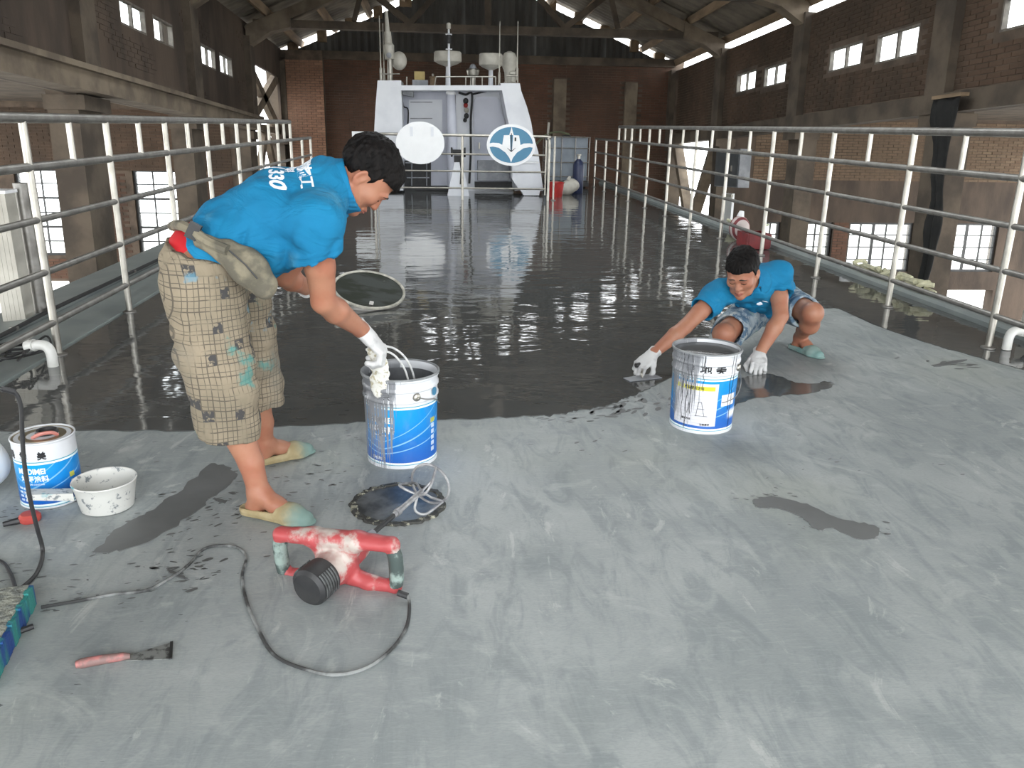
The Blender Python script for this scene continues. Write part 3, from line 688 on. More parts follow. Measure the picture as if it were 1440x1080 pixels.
dpoly([(566, 124), (581, 124), (581, 136), (566, 133)], YD+.2, .5, 'bracket', 'grey_metal')
pts = [D(*p, YD+.66)-np.array([.3, YD, 0]) for p in [(645, 130), (655, 133), (662, 130), (664, 138), (662, 170), (662, 215), (660, 258)]]
MB().tube(spline(pts, 5), .022, 8).build('black_pipe', M['black'], dh, True)
pts = [D(*p, YD+.66)-np.array([.3, YD, 0]) for p in [(663, 133), (675, 130), (688, 127)]]
MB().tube(spline(pts, 5), .018, 8).build('black_pipe', M['black'], dh, True)
pts = [D(*p, YD+.8)-np.array([.3, YD, 0]) for p in [(566, 140), (568, 150), (574, 155), (573, 185)]]
MB().tube(spline(pts, 5), .012, 8).build('black_pipe', M['black'], dh, True)
for k, (px, py, r, m) in enumerate([(655, 142, .055, 'black'), (655, 148, .045, 'red'), (656, 155, .05, 'cream'), (656, 163, .05, 'black'), (654, 169, .04, 'black')]):
    MB().ball(D(px, py, YD+.7)-np.array([.3, YD, 0]), (r, .05, r*1.1)).build('valve', M[m], dh, True)
dpoly([(569, 262), (640, 262), (640, 268), (569, 268)], YD+.6, .2, 'low_shade_strip', 'black')  # black strips stand in for the shade in the low openings
dpoly([(668, 256), (722, 256), (722, 264), (668, 264)], YD+.6, .2, 'low_shade_strip', 'black')
dpoly([(672, 226), (716, 226), (716, 254), (672, 254)], YD+.5, .3, 'machine_casing', 'grey_metal')
dpoly([(568, 226), (606, 226), (606, 262), (568, 262)], YD+.75, .12, 'opening_shade', 'black')  # black slab painted as the shade inside an opening
for q in (((570, 229), (604, 229)), ((579, 229), (579, 262)), ((600, 229), (600, 262)), ((572, 250), (604, 250))):
    MB().tube([D(*q[0], YD+.66)-np.array([.3, YD, 0]), D(*q[1], YD+.66)-np.array([.3, YD, 0])], .013, 8).build('frame_bar', M['grey_metal'], dh)
# platform hand rail
for a, b_ in (((613, 108), (697, 108)), ((613, 108), (611, 120)), ((655, 108), (655, 120)), ((678, 108), (678, 120)), ((697, 108), (697, 120)), ((535, 104), (562, 104)), ((572, 108), (572, 120)), ((728, 107), (728, 117)), ((712, 107), (728, 107)), ((712, 107), (712, 117))):
    MB().tube([D(*a, YD+.1)-np.array([.3, YD, 0]), D(*b_, YD+.1)-np.array([.3, YD, 0])], .012, 8).build('platform_rail', M['steel'], dh, True)
ZT = D(634, 120)[2]
def on_top(px, y): p = D(px, 119, y); p[2] = ZT+.002; return p
# whip aerials
for px, ptop, lab in ((536, 22, 'taller whip aerial, outermost left on the deckhouse'), (540.5, 33, 'second whip aerial from the left on the deckhouse'), (702, 30, 'whip aerial beside the right radome'), (727, 30, 'outermost right whip aerial on the deckhouse')):
    b0 = D(px, 113 if px < 600 or px > 710 else 119, YD+(.7 if px == 540.5 else .12)); tp = D(px+1, ptop, YD+(.7 if px == 540.5 else .12))
    t = thing('whip_aerial', lab, 'aerial', b0)
    L = tp[2]-b0[2]; MB().tube([(0, 0, 0), (0, 0, L*.3), (0, 0, L)], [.016, .012, .006], 8).build('rod', M['cream'], t, True)
    MB().tube([(0, 0, 0), (0, 0, .22)], .025, 10).build('mount', M['steel'], t, True)
# radar radomes on pedestals
def radome(px, y, lab, w, h, zb):
    b0 = on_top(px, y); t = thing('radome', lab, 'radar', b0, group='round radar domes')
    MB().tube([(0, 0, 0), (0, 0, zb)], [.05, .04], 12).build('pedestal', M['white'], t, True)
    MB().lathe([(.05, zb-.06), (w*.72, zb-.01), (w*.98, zb+.03), (w, zb+.06), (w*.97, zb+h), (w*.9, zb+h+.02), (w*.3, zb+h+.03)], 28).build('dome', M['cream'], t, True)
    return t
radome(630, YD+.5, 'round radome in the middle of the deckhouse roof, behind the thin mast', .27, .19, .42)
radome(690, YD+.6, 'round radome on a thick pedestal, right on the deckhouse roof', .235, .22, .38)
# satellite horn and its gear (left), ball cover (right)
b0 = D(549, 113, YD+.35); t = thing('search_gun', 'white swivelling nozzle mast pointing up at the left of the deckhouse roof', 'nozzle', b0)
MB().tube([(0, 0, 0), (0, 0, .42)], [.055, .05], 12).build('pedestal', M['steel'], t, True)
MB().tube([(0, 0, .38), (-.015, 0, .62), (-.02, 0, .66)], [.09, .105, .07], 14).build('body', M['cream'], t, True)
MB().tube([(-.02, 0, .64), (-.03, 0, .86)], [.075, .065], 12).build('collar', M['cream'], t, True)
MB().tube([(-.03, 0, .86), (-.045, 0, 1.22)], [.045, .03], 12).build('barrel', M['cream'], t, True)
MB().lathe([(.05, 0), (.05, .03), (.03, .04)], 16, (-.01, -.10, .44), (0, -1, 0)).build('bearing', M['grey_metal'], t, True)
MB().ball((.17, .1, .36), (.15, .12, .17), n=18, m=12).build('float_cover', M['cream'], t, True)
b0 = D(716, 117, YD+.95); t = thing('ball_cover', 'pale rounded cover right beside the right radome', 'cover', b0)
MB().lathe([(.09, 0), (.10, .2), (.15, .32), (.16, .45), (.11, .56), (.03, .6)], 20, (0, 0, 0)).build('shell', M['cream'], t, True); MB().lathe([(.11, 0), (.11, .02)], 16).build('base_flange', M['steel'], t)
b0 = on_top(631.5, YD+.12); t = thing('light_mast', 'thin light mast in front of the middle radome', 'mast', b0)
MB().tube([(0, 0, 0), (0, 0, 1.02)], [.028, .018], 10).build('pole', M['white'], t, True)
for z in (.64, .9): MB().box((0, 0, z), (.12, .12, .012)).build('bracket', M['white'], t)
for z, m in ((.98, 'cream'), (.80, 'black'), (.73, 'black')): MB().lathe([(.03, -.05), (.04, -.04), (.04, .04), (.02, .06)], 12, (0, -.02, z+.06)).build('lamp', M[m], t, True)
b0 = on_top(591, YD+.5); t = thing('yellow_box', 'small dull yellow box on the deckhouse roof', 'box', b0)
MB().box((0, 0, .05), (.3, .2, .1)).build('stand', M['grey_metal'], t); MB().box((-.01, 0, .18), (.2, .16, .15)).build('case', M['yellow_box'], t)
b0 = on_top(609, YD+.8); t = thing('winch_drum', 'small brown grey drum beside the yellow box on the roof', 'drum', b0)
MB().lathe([(.07, 0), (.08, .02), (.06, .05), (.06, .14), (.08, .17), (.07, .19)], 16).build('drum', M['timber'], t, True); MB().lathe([(.02, .19), (.02, .24)], 8).build('spindle', M['steel'], t)
b0 = on_top(665, YD+.8); t = thing('horn_lamp', 'steel bell lamp between the two radomes', 'lamp', b0)
MB().lathe([(.06, 0), (.05, .2), (.11, .23), (.13, .32), (.12, .34), (.1, .35)], 20).build('bell', M['steel'], t, True); MB().lathe([(.08, .35), (.05, .42), (.02, .44)], 14).build('cap', M['grey_metal'], t, True)
b0 = D(722, 117, YD+.25); t = thing('deck_bollard', 'small pinkish bollard on the right wing top', 'bollard', b0)
MB().lathe([(.07, 0), (.045, .03), (.045, .14), (.09, .16), (.09, .2), (.05, .22)], 16).build('bollard', M['cream'], t, True)
# stand, locker and gear in front of the deckhouse
b0 = G(643, 269); t = thing('capstan_stand', 'white tapering stand with a black winch head, behind the middle of the cross rail', 'stand', (b0[0], 16.0, 0))
MB().add([(-.21, -.15, 0), (.21, -.15, 0), (.21, .15, 0), (-.21, .15, 0), (-.07, -.07, .62), (.07, -.07, .62), (.07, .07, .62), (-.07, .07, .62)], [(0, 3, 2, 1), (4, 5, 6, 7), (0, 1, 5, 4), (1, 2, 6, 5), (2, 3, 7, 6), (3, 0, 4, 7)]).build('pedestal', M['white'], t)
MB().box((0, 0, .68), (.16, .14, .12)).build('winch_body', M['black'], t); MB().lathe([(.09, -.14), (.09, -.11), (.05, -.1), (.05, .1), (.09, .11), (.09, .14)], 14, (0, 0, .80), (1, 0, 0)).build('winch_drum', M['black'], t, True)
MB().tube([(.03, -.08, .70), (.06, -.1, .5), (.04, -.16, .22)], .018, 8).build('strap', M['black'], t, True)
b0 = G(745, 277); t = thing('deck_locker', 'white chamfered locker at the foot of the right wing', 'locker', (b0[0], 16.0, 0))
MB().prism([(-.33, 0, .32), (-.22, 0, .16), (-.14, 0, .08), (-.1, 0, .015), (.2, 0, .015), (.24, 0, .2), (.19, 0, .45), (.1, 0, .62), (-.33, 0, .62)], (0, .35, 0)).build('body', M['white'], t)
MB().box((-.07, .17, .63), (.5, .38, .02)).build('lid', M['sign_white'], t); MB().box((.05, .17, .008), (.25, .3, .016)).build('base', M['black'], t)
# far starboard clutter
b0 = G(781, 277); t = thing('red_bucket', 'small red bucket by the far starboard rail', 'bucket', b0)
MB().lathe([(.13, 0), (.16, .26), (.17, .27), (.165, .28), (.15, .26), (.125, .02)], 20).build('bucket', M['red'], t, True); MB().tube(spline([(-.165, 0, .26), (-.1, -.1, .30), (.1, -.1, .30), (.165, 0, .26)], 4), .006, 6).build('handle', M['steel'], t)
b0 = G(799, 274); t = thing('plastic_bag', 'pale crumpled plastic bag beside the red bucket', 'bag', b0)
bm = MB().ball((0, 0, .15), (.19, .15, .155), n=20, m=12); bm.v = [(x*(1+.18*math.sin(9*z+5*y)), y*(1+.15*math.sin(11*x)), max(0.003, z+.03*math.sin(13*x+7*y))) for x, y, z in bm.v]
bm.build('sack', M['cream'], t, True); MB().tube([(0, 0, .29), (.02, 0, .36)], [.05, .02], 8).build('knot', M['cream'], t, True)
b0 = G(812, 272); t = thing('gas_bottle', 'dark blue gas bottle near the caged tank', 'cylinder', b0)
MB().lathe([(.10, 0), (.11, .02), (.11, .55), (.09, .62), (.05, .66), (.04, .68)], 18).build('bottle', mat('navy_paint', (.02, .03, .08), None, 5., .4), t, True); MB().lathe([(.03, .68), (.03, .74), (.05, .75), (.05, .77)], 12).build('valve', M['steel'], t, True)
t = thing('caged_tank', 'grey plastic liquid tank in a pipe cage at the far end of the starboard rail', 'tank', (2.80, 18.6, 0))
MB().box((0, 0, .10), (.95, .75, .12)).box((0, 0, .04), (.9, .1, .08)).build('pallet', M['black'], t)
tank = MB().box((0, 0, .62), (.86, .66, .90)).build('bladder', mat('grey_plastic', (.24, .28, .32), (.19, .22, .26), 3., .5), t)
MB().lathe([(.1, 1.07), (.1, 1.11), (.05, 1.12)], 16).build('cap', M['black'], t)
for z in (.25, .55, .85, 1.08): MB().tube([(-.46, -.36, z), (.46, -.36, z), (.46, .36, z), (-.46, .36, z)], .012, 6, closed=True).build('cage_bar', M['galv'], t)
for xx in (-.46, -.15, .15, .46):
    for yy in (-.365, .365): MB().tube([(xx, yy, .12), (xx, yy, 1.09)], .012, 6).build('cage_bar', M['galv'], t)
t = thing('hose_crane', 'thin jib with a slanting green hose over the caged tank', 'jib', (2.15, 19.2, 0))
MB().tube([(0, 0, 0), (0, 0, 1.05)], .025, 8).build('post', M['galv'], t); MB().tube(spline([(-.4, 0, .35), (-.1, -.05, .75), (.25, -.05, 1.1), (.55, -.05, 1.18), (.8, -.05, 1.12)], 5), .022, 8).build('hose', mat('green_hose', (.16, .18, .10), None, 6., .6), t, True); MB().tube([(.3, -.05, 1.1), (.32, -.05, 1.38)], .025, 8).build('spout', M['cream'], t)
# grey deck cabinet and panel boards seen through the starboard rail
def hallthing(name, label, cat, pos): return thing(name, label, cat, M4=HM @ Matrix.Translation(pos))
t = hallthing('wall_cabinet', 'grey switch cabinet on the right wall above a pale door panel', 'cabinet', (XR-.12, 17.75, .12))
MB().box((0, 0, .0), (.24, 1.5, .78)).build('body', M['grey_metal'], t); MB().box((-.13, 0, .0), (.02, 1.44, .74)).build('door', mat('dark_grey_door', (.10, .11, .12), None, 5., .5), t); MB().box((-.15, -.35, .0), (.03, .03, .12)).build('handle', M['steel'], t)
t = hallthing('leaning_panel', 'tall pale panel board leaning under the grey wall cabinet', 'panel', (XR-.2, 17.6, -2.0))
MB().box((0, 0, .75), (.05, .55, 1.7)).build('board', M['sign_white'], t); MB().box((-.04, 0, 1.55), (.04, .6, .06)).box((-.04, 0, .02), (.04, .6, .06)).build('batten', M['cream'], t)
# matt black strip where a dark shape runs down the nearest right column
t = hallthing('dark_strip', 'matt black strip running down beside the nearest right hand column', 'tarp', (XR-.3, 10.0, -2.6))
V = []; n1, n2 = 8, 26
for j in range(n2+1):
    z = 3.55*j/n2; wid = .11+.16*max(0, (z-2.5)/1.05)+.03*math.sin(z*4.1)+.02*math.sin(z*9.7+1)
    for i in range(n1+1):
        u = i/n1-.5; V.append((.018*math.sin(i*1.3+z*2)+.01*math.sin(z*9), -.1-u*wid*2+.05*math.sin(z*2.3), z))
F = [(j*(n1+1)+i, j*(n1+1)+i+1, (j+1)*(n1+1)+i+1, (j+1)*(n1+1)+i) for j in range(n2) for i in range(n1)]
ob = MB().add(V, F).build('cloth', M['matt_black'], t, True); md = ob.modifiers.new('thickness', 'SOLIDIFY'); md.thickness = .02
MB().box((.02, -.1, 3.55), (.1, .6, .04)).build('top_batten', M['timber'], t)
# boards, bench and white frame down in the right aisle
t = hallthing('work_bench', 'long weathered plank bench in the right aisle below the windows', 'bench', (10.6, 14.6, -2.75))
MB().box((0, 0, 0), (3.4, .5, .10)).build('plank', M['timber'], t); MB().box((0, -.22, -.12), (3.4, .06, .2)).build('apron', M['concrete'], t)
for xx in (-1.5, 0, 1.5): MB().box((xx, 0, -.76), (.1, .4, 1.4)).build('leg', M['timber'], t)
t = hallthing('paper_stack', 'loose pale boards lying beyond the bench in the right aisle', 'boards', (10.4, 16.6, -3.2))
for k in range(4): MB().box((.1*k-.2, .08*k, -.98+.03*k), (1.8, 1.1, .025)).build('board', M['sign_white'], t)
t = hallthing('sapling', 'pale green bush outside the open right hand bay', 'bush', (8.6, 21.5, -4.2))
lf = MB()
for k in range(240):
    a = RNG.uniform(0, 6.28); r = RNG.uniform(0, .8)**.8; z = RNG.uniform(.6, 3.4); d = RNG.normal(size=3); d /= np.linalg.norm(d); u, w_, _ = _basis(d)
    c = np.array([r*math.cos(a), r*math.sin(a), z]); lf.add([c-u*.09, c+w_*.045, c+u*.09, c-w_*.045], [(0, 1, 2, 3)])
ob = lf.build('foliage', M['leaf'], t); ob['kind'] = 'stuff'; MB().tube([(0, 0, 0), (.05, 0, 2.4)], [.05, .02], 8).build('trunk', M['timber'], t)
t = hallthing('yard_fence', 'white bar fence outside the open right hand bay', 'fence', (9.5, 24.5, -4.2))
for z in (.4, .8, 1.2, 1.6): MB().tube([(-2.5, 0, z), (2.5, 0, z)], .03, 6).build('rail', M['sign_white'], t)
for xx in (-2.4, -.8, .8, 2.4): MB().tube([(xx, 0, 0), (xx, 0, 1.8)], .04, 6).build('post', M['sign_white'], t)
# port side: beige boxed post, prop pipe; cables in the gutter; pvc elbows
b0 = G(34, 460); bx_ = (b0[0]-.02, b0[1], .05)
t = thing('boxed_post', 'beige ribbed square post standing outside the port rail', 'post', bx_)
P = []
for k in range(5): MB().box((-.056+.028*k, 0, .40), (.0265, .13, .80)).build('rib_board', M['cream'], t)
MB().box((0, 0, .81), (.16, .15, .02)).build('cap', M['sign_white'], t)
t = thing('prop_pipe', 'thick steel prop pipe between the beige post and the port rail', 'pipe', (G(60, 452)[0], G(60, 452)[1], .05))
MB().tube([(0, 0, .002), (0, 0, .85)], .045, 14).build('pipe', M['galv'], t, True); MB().lathe([(.075, 0), (.075, .012)], 16).build('foot_plate', M['galv'], t)
t = thing('gutter_cable', 'black cable lying along the port plating beside the rail', 'cable', (-2.57, 4, .07))
MB().tube(spline([(.02, -1.2, .0), (.0, 0, .005), (.01, .8, .012), (-.01, 1.6, .012), (.0, 2.6, .012), (.01, 4.5, .012), (0, 7, .012)], 6), .014, 8).build('cable', M['black'], t, True)
for yy in (1.0, 3.0, 5.0): MB().box((.0, yy, .012), (.05, .02, .02)).build('clip', M['galv'], t)
t = thing('wire_tangle', 'tangle of thin black wires at the foot of the port rail', 'wires', (-2.33, 4.45, .03))
for k in range(6):
    pts = [(RNG.uniform(-.15, .15), RNG.uniform(-.2, .2), RNG.uniform(0.01, .1)) for _ in range(5)]; MB().tube(spline(pts, 5), .006, 6).build('wire', M['black'], t, True)
def elbow(label, c, dx):
    t = thing('pipe_elbow', label, 'pipe fitting', c)
    MB().tube(spline([(0, 0, .0), (0, 0, .07), (dx*.02, .01, .105), (dx*.06, .02, .115), (dx*.13, .03, .105)], 5), .028, 14).build('elbow', M['pvc'], t, True)
    MB().tube([(dx*.09, .023, .113), (dx*.135, .031, .105)], .034, 14).build('socket', M['pvc'], t, True)
elbow('white plastic pipe elbow at the foot of the port rail', (G(75, 516)[0], G(75, 516)[1], .004), -1)
elbow('white plastic pipe elbow at the right frame edge by the starboard rail', (G(1415, 492)[0], G(1415, 492)[1], .004), 1)
c = G(1434, 470); t = thing('valve_box', 'small beige valve box with black hose at the right frame edge', 'box', (3.93, 4.9, .052))
MB().box((0, 0, .07), (.14, .16, .14)).build('case', M['cream'], t); MB().tube(spline([(-.07, -.05, .1), (-.14, -.1, .09), (-.15, -.12, .02), (-.12, -.2, -.02)], 5), .012, 8).build('hose', M['black'], t, True)
c = G(1240, 402, .05); t = thing('foam_rope', 'heap of yellowed foam rope on the starboard coaming', 'rope', (3.93, 6.75, .055))
for k in range(7):
    y0 = -.55+k*.18; pts = [(RNG.uniform(-.06, .06), y0+RNG.uniform(-.12, .16), RNG.uniform(.02, .09)) for _ in range(6)]; MB().tube(spline(pts, 4), .02, 7).build('strand', M['foam'], t, True)
t = thing('foam_rope', 'small clump of yellowed foam farther along the starboard coaming', 'rope', (3.93, 10.6, .055))
for k in range(4):
    pts = [(RNG.uniform(-.06, .06), RNG.uniform(-.3, .3), RNG.uniform(.02, .08)) for _ in range(6)]; MB().tube(spline(pts, 4), .02, 7).build('strand', M['foam'], t, True)
t = thing('tape_roll', 'white tape ring lying on the starboard coaming', 'tape', (3.93, 7.55, .055))
MB().lathe([(.03, 0), (.05, 0), (.05, .03), (.03, .03), (.03, 0)], 20, capb=False, capt=False).build('roll', M['sign_white'], t, True)
c = G(1046, 350); t = thing('red_crate', 'dark red crate behind the head of the squatting man', 'crate', (3.60, 9.15, .006))
M['dark_red'] = mat('dark_red_plastic', (.20, .012, .014), (.14, .01, .012), 8., .5)
MB().box((0, 0, .012), (.26, .34, .02)).build('base', M['dark_red'], t)
for s in (-1, 1):
    MB().box((s*.13, 0, .095), (.018, .34, .15)).build('side', M['dark_red'], t); MB().box((0, s*.165, .095), (.24, .018, .15)).build('side', M['dark_red'], t)
t = thing('striped_sack', 'white sack with dark red stripes by the starboard rail above the crouching man', 'sack', (3.64, 9.75, .002))
bm = MB().ball((0, 0, .15), (.11, .16, .15), n=16, m=10); bm.v = [(x*(1+.1*math.sin(9*z)), y, max(.002, z)) for x, y, z in bm.v]
nb = NB('striped_sack'); xx = nb.xyz(); nb.fin(nb.mix(nb.math('GREATER_THAN', nb.math('SINE', nb.math('MULTIPLY', xx[1], 60.)), .2), (.6, .52, .5), (.22, .05, .055)), .8)
bm.build('sack', nb.m, t, True); MB().tube([(0, 0, .28), (.02, .02, .35)], [.05, .03], 8).build('tied_neck', M['sign_white'], t, True)

c = Y(510, 208, 15.6); t = thing('white_board', 'small white board on a post left of the cross rail, behind the bent man', 'board', (c[0], c[1], .002))
MB().tube([(.12, 0, 0), (.12, 0, 1.15)], .02, 8).build('post', M['galv'], t); MB().box((0, -.03, .95), (.36, .02, .40)).build('plate', M['sign_white'], t)
def nrm_(v): v = np.array(v, float); return v/np.linalg.norm(v)
# ================================================================== foreground tools and paint containers
def spos(px, py, z=0.): p = G(px, py, z); return (p[0], p[1], z)
# ---- container print, drawn in nodes round the cylinder (angle in degrees from the camera side, height in metres)
def drip_mask(n, H, drips, seed):                # grey coating that has run down from the rim
    x, y, z = n.xyz(); ang = n.math('MULTIPLY', n.math('ARCTAN2', x, n.math('MULTIPLY', y, -1.)), 180/PI)
    nz = n.noise(6., 3, n.cxyz(n.math('MULTIPLY', ang, .085), n.math('MULTIPLY', z, .7), seed), .7)
    reach = n.math('SUBTRACT', n.math('MULTIPLY', n.math('SUBTRACT', nz, .32), drips[1]), n.math('MULTIPLY', n.ramp(ang, drips[2], drips[3]), drips[4]))
    return n.math('GREATER_THAN', reach, n.math('MULTIPLY', n.math('SUBTRACT', H, z), drips[0])), nz
def print_material(name, c, drips, seed):
    n = NB(name); dm, nz = drip_mask(n, .37, drips, seed); return n.fin(n.mix(dm, c, n.mix(nz, (.13, .135, .145), (.27, .28, .30))), .4)
def container_material(name, H, zb, band0, drips, seed=0., back_label=False, cx=0.):
    n = NB(name); x, y, z = n.xyz()
    ang = n.math('MULTIPLY', n.math('ARCTAN2', x, n.math('MULTIPLY', y, -1.)), 180/PI)        # 0 at the front (-y), + to the right
    white = (.64, .655, .68)
    t = n.ramp(z, zb, band0)
    blue = n.mix(t, (.004, .10, .42), (.0, .32, .70))
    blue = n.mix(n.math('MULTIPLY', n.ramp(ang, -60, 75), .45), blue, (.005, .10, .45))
    for k, (c0, sl, w_) in enumerate(((zb+.055, .0009, .0022), (zb+.035, .00055, .0016), (zb+.085, .0012, .0012))):     # pale swooshes
        cz = n.math('ADD', n.math('MULTIPLY', n.math('POWER', n.math('ABSOLUTE', n.math('ADD', ang, 35.)), 1.25), sl*.35), c0)
        d = n.math('ABSOLUTE', n.math('SUBTRACT', z, cz))
        blue = n.mix(n.math('MULTIPLY', n.math('SUBTRACT', 1., n.ramp(d, w_*.5, w_*2)), .55), blue, (.35, .68, .90))
    if back_label:
        inl = n.math('MULTIPLY', n.band(ang, -75., 8.), n.band(z, zb+.012, band0-.012))
        blue = n.mix(inl, blue, (.64, .64, .675))
        blue = n.mix(n.math('MULTIPLY', n.band(ang, -72., 2.), n.band(z, band0-.045, band0-.025)), blue, (.74, .70, .04))
        fr = n.math('MULTIPLY', n.band(z, zb+.02, band0-.06), n.math('LESS_THAN', n.math('FRACT', n.math('MULTIPLY', z, 62.)), .12))
        blue = n.mix(n.math('MULTIPLY', n.math('MULTIPLY', fr, n.band(ang, -70., 3.)), .35), blue, (.3, .3, .36))
        patch_ = n.math('MULTIPLY', n.band(ang, 16., 50.), n.band(z, zb+.105, zb+.158)); blue = n.mix(patch_, blue, (.82, .82, .84))
        gl = n.math('MULTIPLY', n.ramp(ang, 30., 44.), n.band(z, zb+.035, zb+.088)); blue = n.mix(n.math('MULTIPLY', gl, n.ramp(n.math('ABSOLUTE', n.math('SUBTRACT', z, zb+.062)), .03, .004)), blue, (.82, .86, .90))
    else:
        blue = n.mix(n.math('MULTIPLY', n.band(ang, 52., 64.), n.band(z, band0-.075, band0-.055)), blue, (.42, .44, .08))
        rows = n.math('LESS_THAN', n.math('FRACT', n.math('MULTIPLY', z, 40.)), .72)
        blue = n.mix(n.math('MULTIPLY', n.math('MULTIPLY', n.band(ang, 54., 63.), n.band(z, zb+.02, band0-.08)), n.math('MULTIPLY', rows, .65)), blue, (.72, .80, .88))
    col = n.mix(n.band(z, zb, band0), white, blue)
    for c0, w_, cc in ((band0+.003, .0035, (.75, .92, .95)), (band0+.009, .0018, (.03, .30, .42)), (zb-.004, .0025, (.75, .92, .95)), (zb-.010, .0015, (.03, .30, .42))):
        col = n.mix(n.band(z, c0-w_, c0+w_), col, cc)
    dm, nz = drip_mask(n, H, drips, seed); col = n.mix(dm, col, n.mix(nz, (.13, .135, .145), (.27, .28, .30)))
    dirt = n.ramp(n.noise(16., 5, n.mapv((1, 1, .5))), .55, .75); col = n.mix(n.math('MULTIPLY', dirt, .18), col, (.30, .30, .31))
    return n.fin(col, .32)
M['inner_tin'] = mat('tin_inside', (.16, .165, .175), (.10, .105, .11), 8., .4, .3)
M['grey_paint'] = mat('grey_liquid_coating', (.115, .12, .125), (.10, .105, .11), 4., .12)
M['grey_crust'] = mat('dried_grey_coating', (.26, .27, .275), (.17, .18, .185), 18., .5, bump=.3)
M['letter_black'] = mat('black_print', (.012, .012, .014), (.02, .02, .022), 40., .45)
M['letter_white'] = mat('white_print', (.80, .84, .88), (.70, .75, .82), 40., .45)
M['tin'] = mat('worn_tinplate', (.42, .36, .25), (.26, .22, .15), 9., .35, .75, bump=.08)
def wrap_text(s, size, radius, ang0, z, material, parent, name='lettering', bold=0., sx=1.0, taper=0.0):
    V, F = textmesh(s, size, .0007, bold); P = []
    for x, y, e in V:
        a = math.radians(ang0)+x*sx/radius; r = radius+.0006+e+taper*(z+y); P.append((r*math.sin(a), -r*math.cos(a), z+y))
    return MB().add(P, F).build(name, material, parent)
def bucket(label, c, rz, matname, fill, lean=None):
    t = thing('paint_bucket', label, 'bucket', c, rz)
    prof = [(.139, .004), (.142, 0), (.1425, .006), (.1405, .012), (.146, .25), (.1462, .268), (.1505, .274), (.1505, .282), (.1465, .288), (.1468, .312), (.1515, .318), (.1515, .327), (.1478, .333), (.149, .352), (.1535, .357), (.155, .363), (.1535, .369), (.150, .370), (.1475, .366), (.1455, .34), (.1385, .012)]
    MB().lathe([(.139, .004)]+prof[1:-2]+[(.1455, .34), (.139, .014)], 64, capb=True, capt=True).build('tin_body', M[matname], t, True)
    liner = MB().lathe([(.1449, .335), (.1385, .016), (.05, .0155)], 48, capb=False).build('tin_inside', M['inner_tin'], t, True)
    MB().lathe([(.002, fill), (.13, fill), (.1435, fill+.004)], 48, capb=False, capt=False).build('grey_coating', M['grey_paint'], t, True)
    rim = MB().lathe([(.151, .362), (.1565, .3645), (.1555, .3705), (.150, .3715), (.1465, .366)], 64, capb=False, capt=False).build('rim', M['grey_crust'], t, True)
    return t
DA, DB = (2.2, 3.6, -30, 22, 1.7), (2.6, 3.0, -38, 2, 1.6)
M['bucket_a'] = container_material('bucket_print_front', .37, .025, .248, DA, 3.1)
M['bucket_b'] = container_material('bucket_print_side', .37, .025, .248, DB, 8.7, True)
pka, pwa = print_material('black_print_run_over', (.012, .012, .014), DA, 3.1), print_material('white_print_run_over', (.78, .82, .86), DA, 3.1)
# left bucket -----------------------------------------------------------------------------------
ba = G(568, 660); ba_c = (ba[0]-.012, ba[1]+.142, .0)
tA = bucket('white and blue paint bucket the standing man holds by its handle', ba_c, .05, 'bucket_a', .25)
for s_, a0 in (('地美', -32), ('美', -74)): wrap_text(s_, .05, .1475, a0, .288, pka, tA, bold=.0008, sx=1.05, taper=.0)
wrap_text('MEIDIMEI', .034, .1462, -38, .192, pwa, tA, bold=.0006, sx=.95)
wrap_text('地坪涂料', .032, .1452, -36, .152, pwa, tA, bold=.0006)
wrap_text('FLOOR PAINT', .010, .145, -34, .136, pwa, tA)
wrap_text('环保地坪', .016, .1425, -40, .034, pwa, tA)
for rz_, zz in ((.0, 0),):
    lg = MB().lathe([(.001, 0), (.017, 0), (.017, .002), (.001, .002)], 20, (.1505*math.sin(math.radians(60)), -.1505*math.cos(math.radians(60)), .300), (math.sin(math.radians(60)), -math.cos(math.radians(60)), 0)); lg.build('round_emblem', M['teal'], tA)
def ear(t, ang, r=.150, z=.296):
    a = math.radians(ang); d = (math.sin(a), -math.cos(a), 0)
    MB().lathe([(.001, .004), (.006, .009), (.014, .006), (.017, 0), (.012, -.004)], 18, (r*d[0], r*d[1], z), d).build('handle_ear', M['steel'], t, True)
ear(tA, 24); ear(tA, 204)
# bail handle of the left bucket, drawn up into the gloved hand
wire = mat('white_coated_wire', (.72, .72, .70), (.5, .5, .5), 30., .4); RZ = np.array(Matrix.Rotation(-.05, 3, 'Z'))
for q in ([(530, 491, 2.985), (541, 487, 3.0), (556, 491, 3.03), (570, 503, 3.06), (579, 520, 3.09), (584, 538, 3.11)], [(533, 496, 2.985), (546, 495, 3.0), (558, 503, 3.03), (569, 519, 3.06), (575, 538, 3.08)]):
    MB().tube(spline([RZ@(Y(*p)-np.array(ba_c)) for p in q], 6), .0042, 8).build('bail_handle', wire, tA, True)
MB().tube(spline([(.152*math.sin(math.radians(24)), -.152*math.cos(math.radians(24)), .296), (.10, -.128, .285), (.135, -.085, .27), (.152, -.03, .235)], 6), .0022, 6).build('bail_handle', M['galv'], tA, True)
pkb = print_material('black_print_run_over_side', (.012, .012, .014), DB, 8.7)
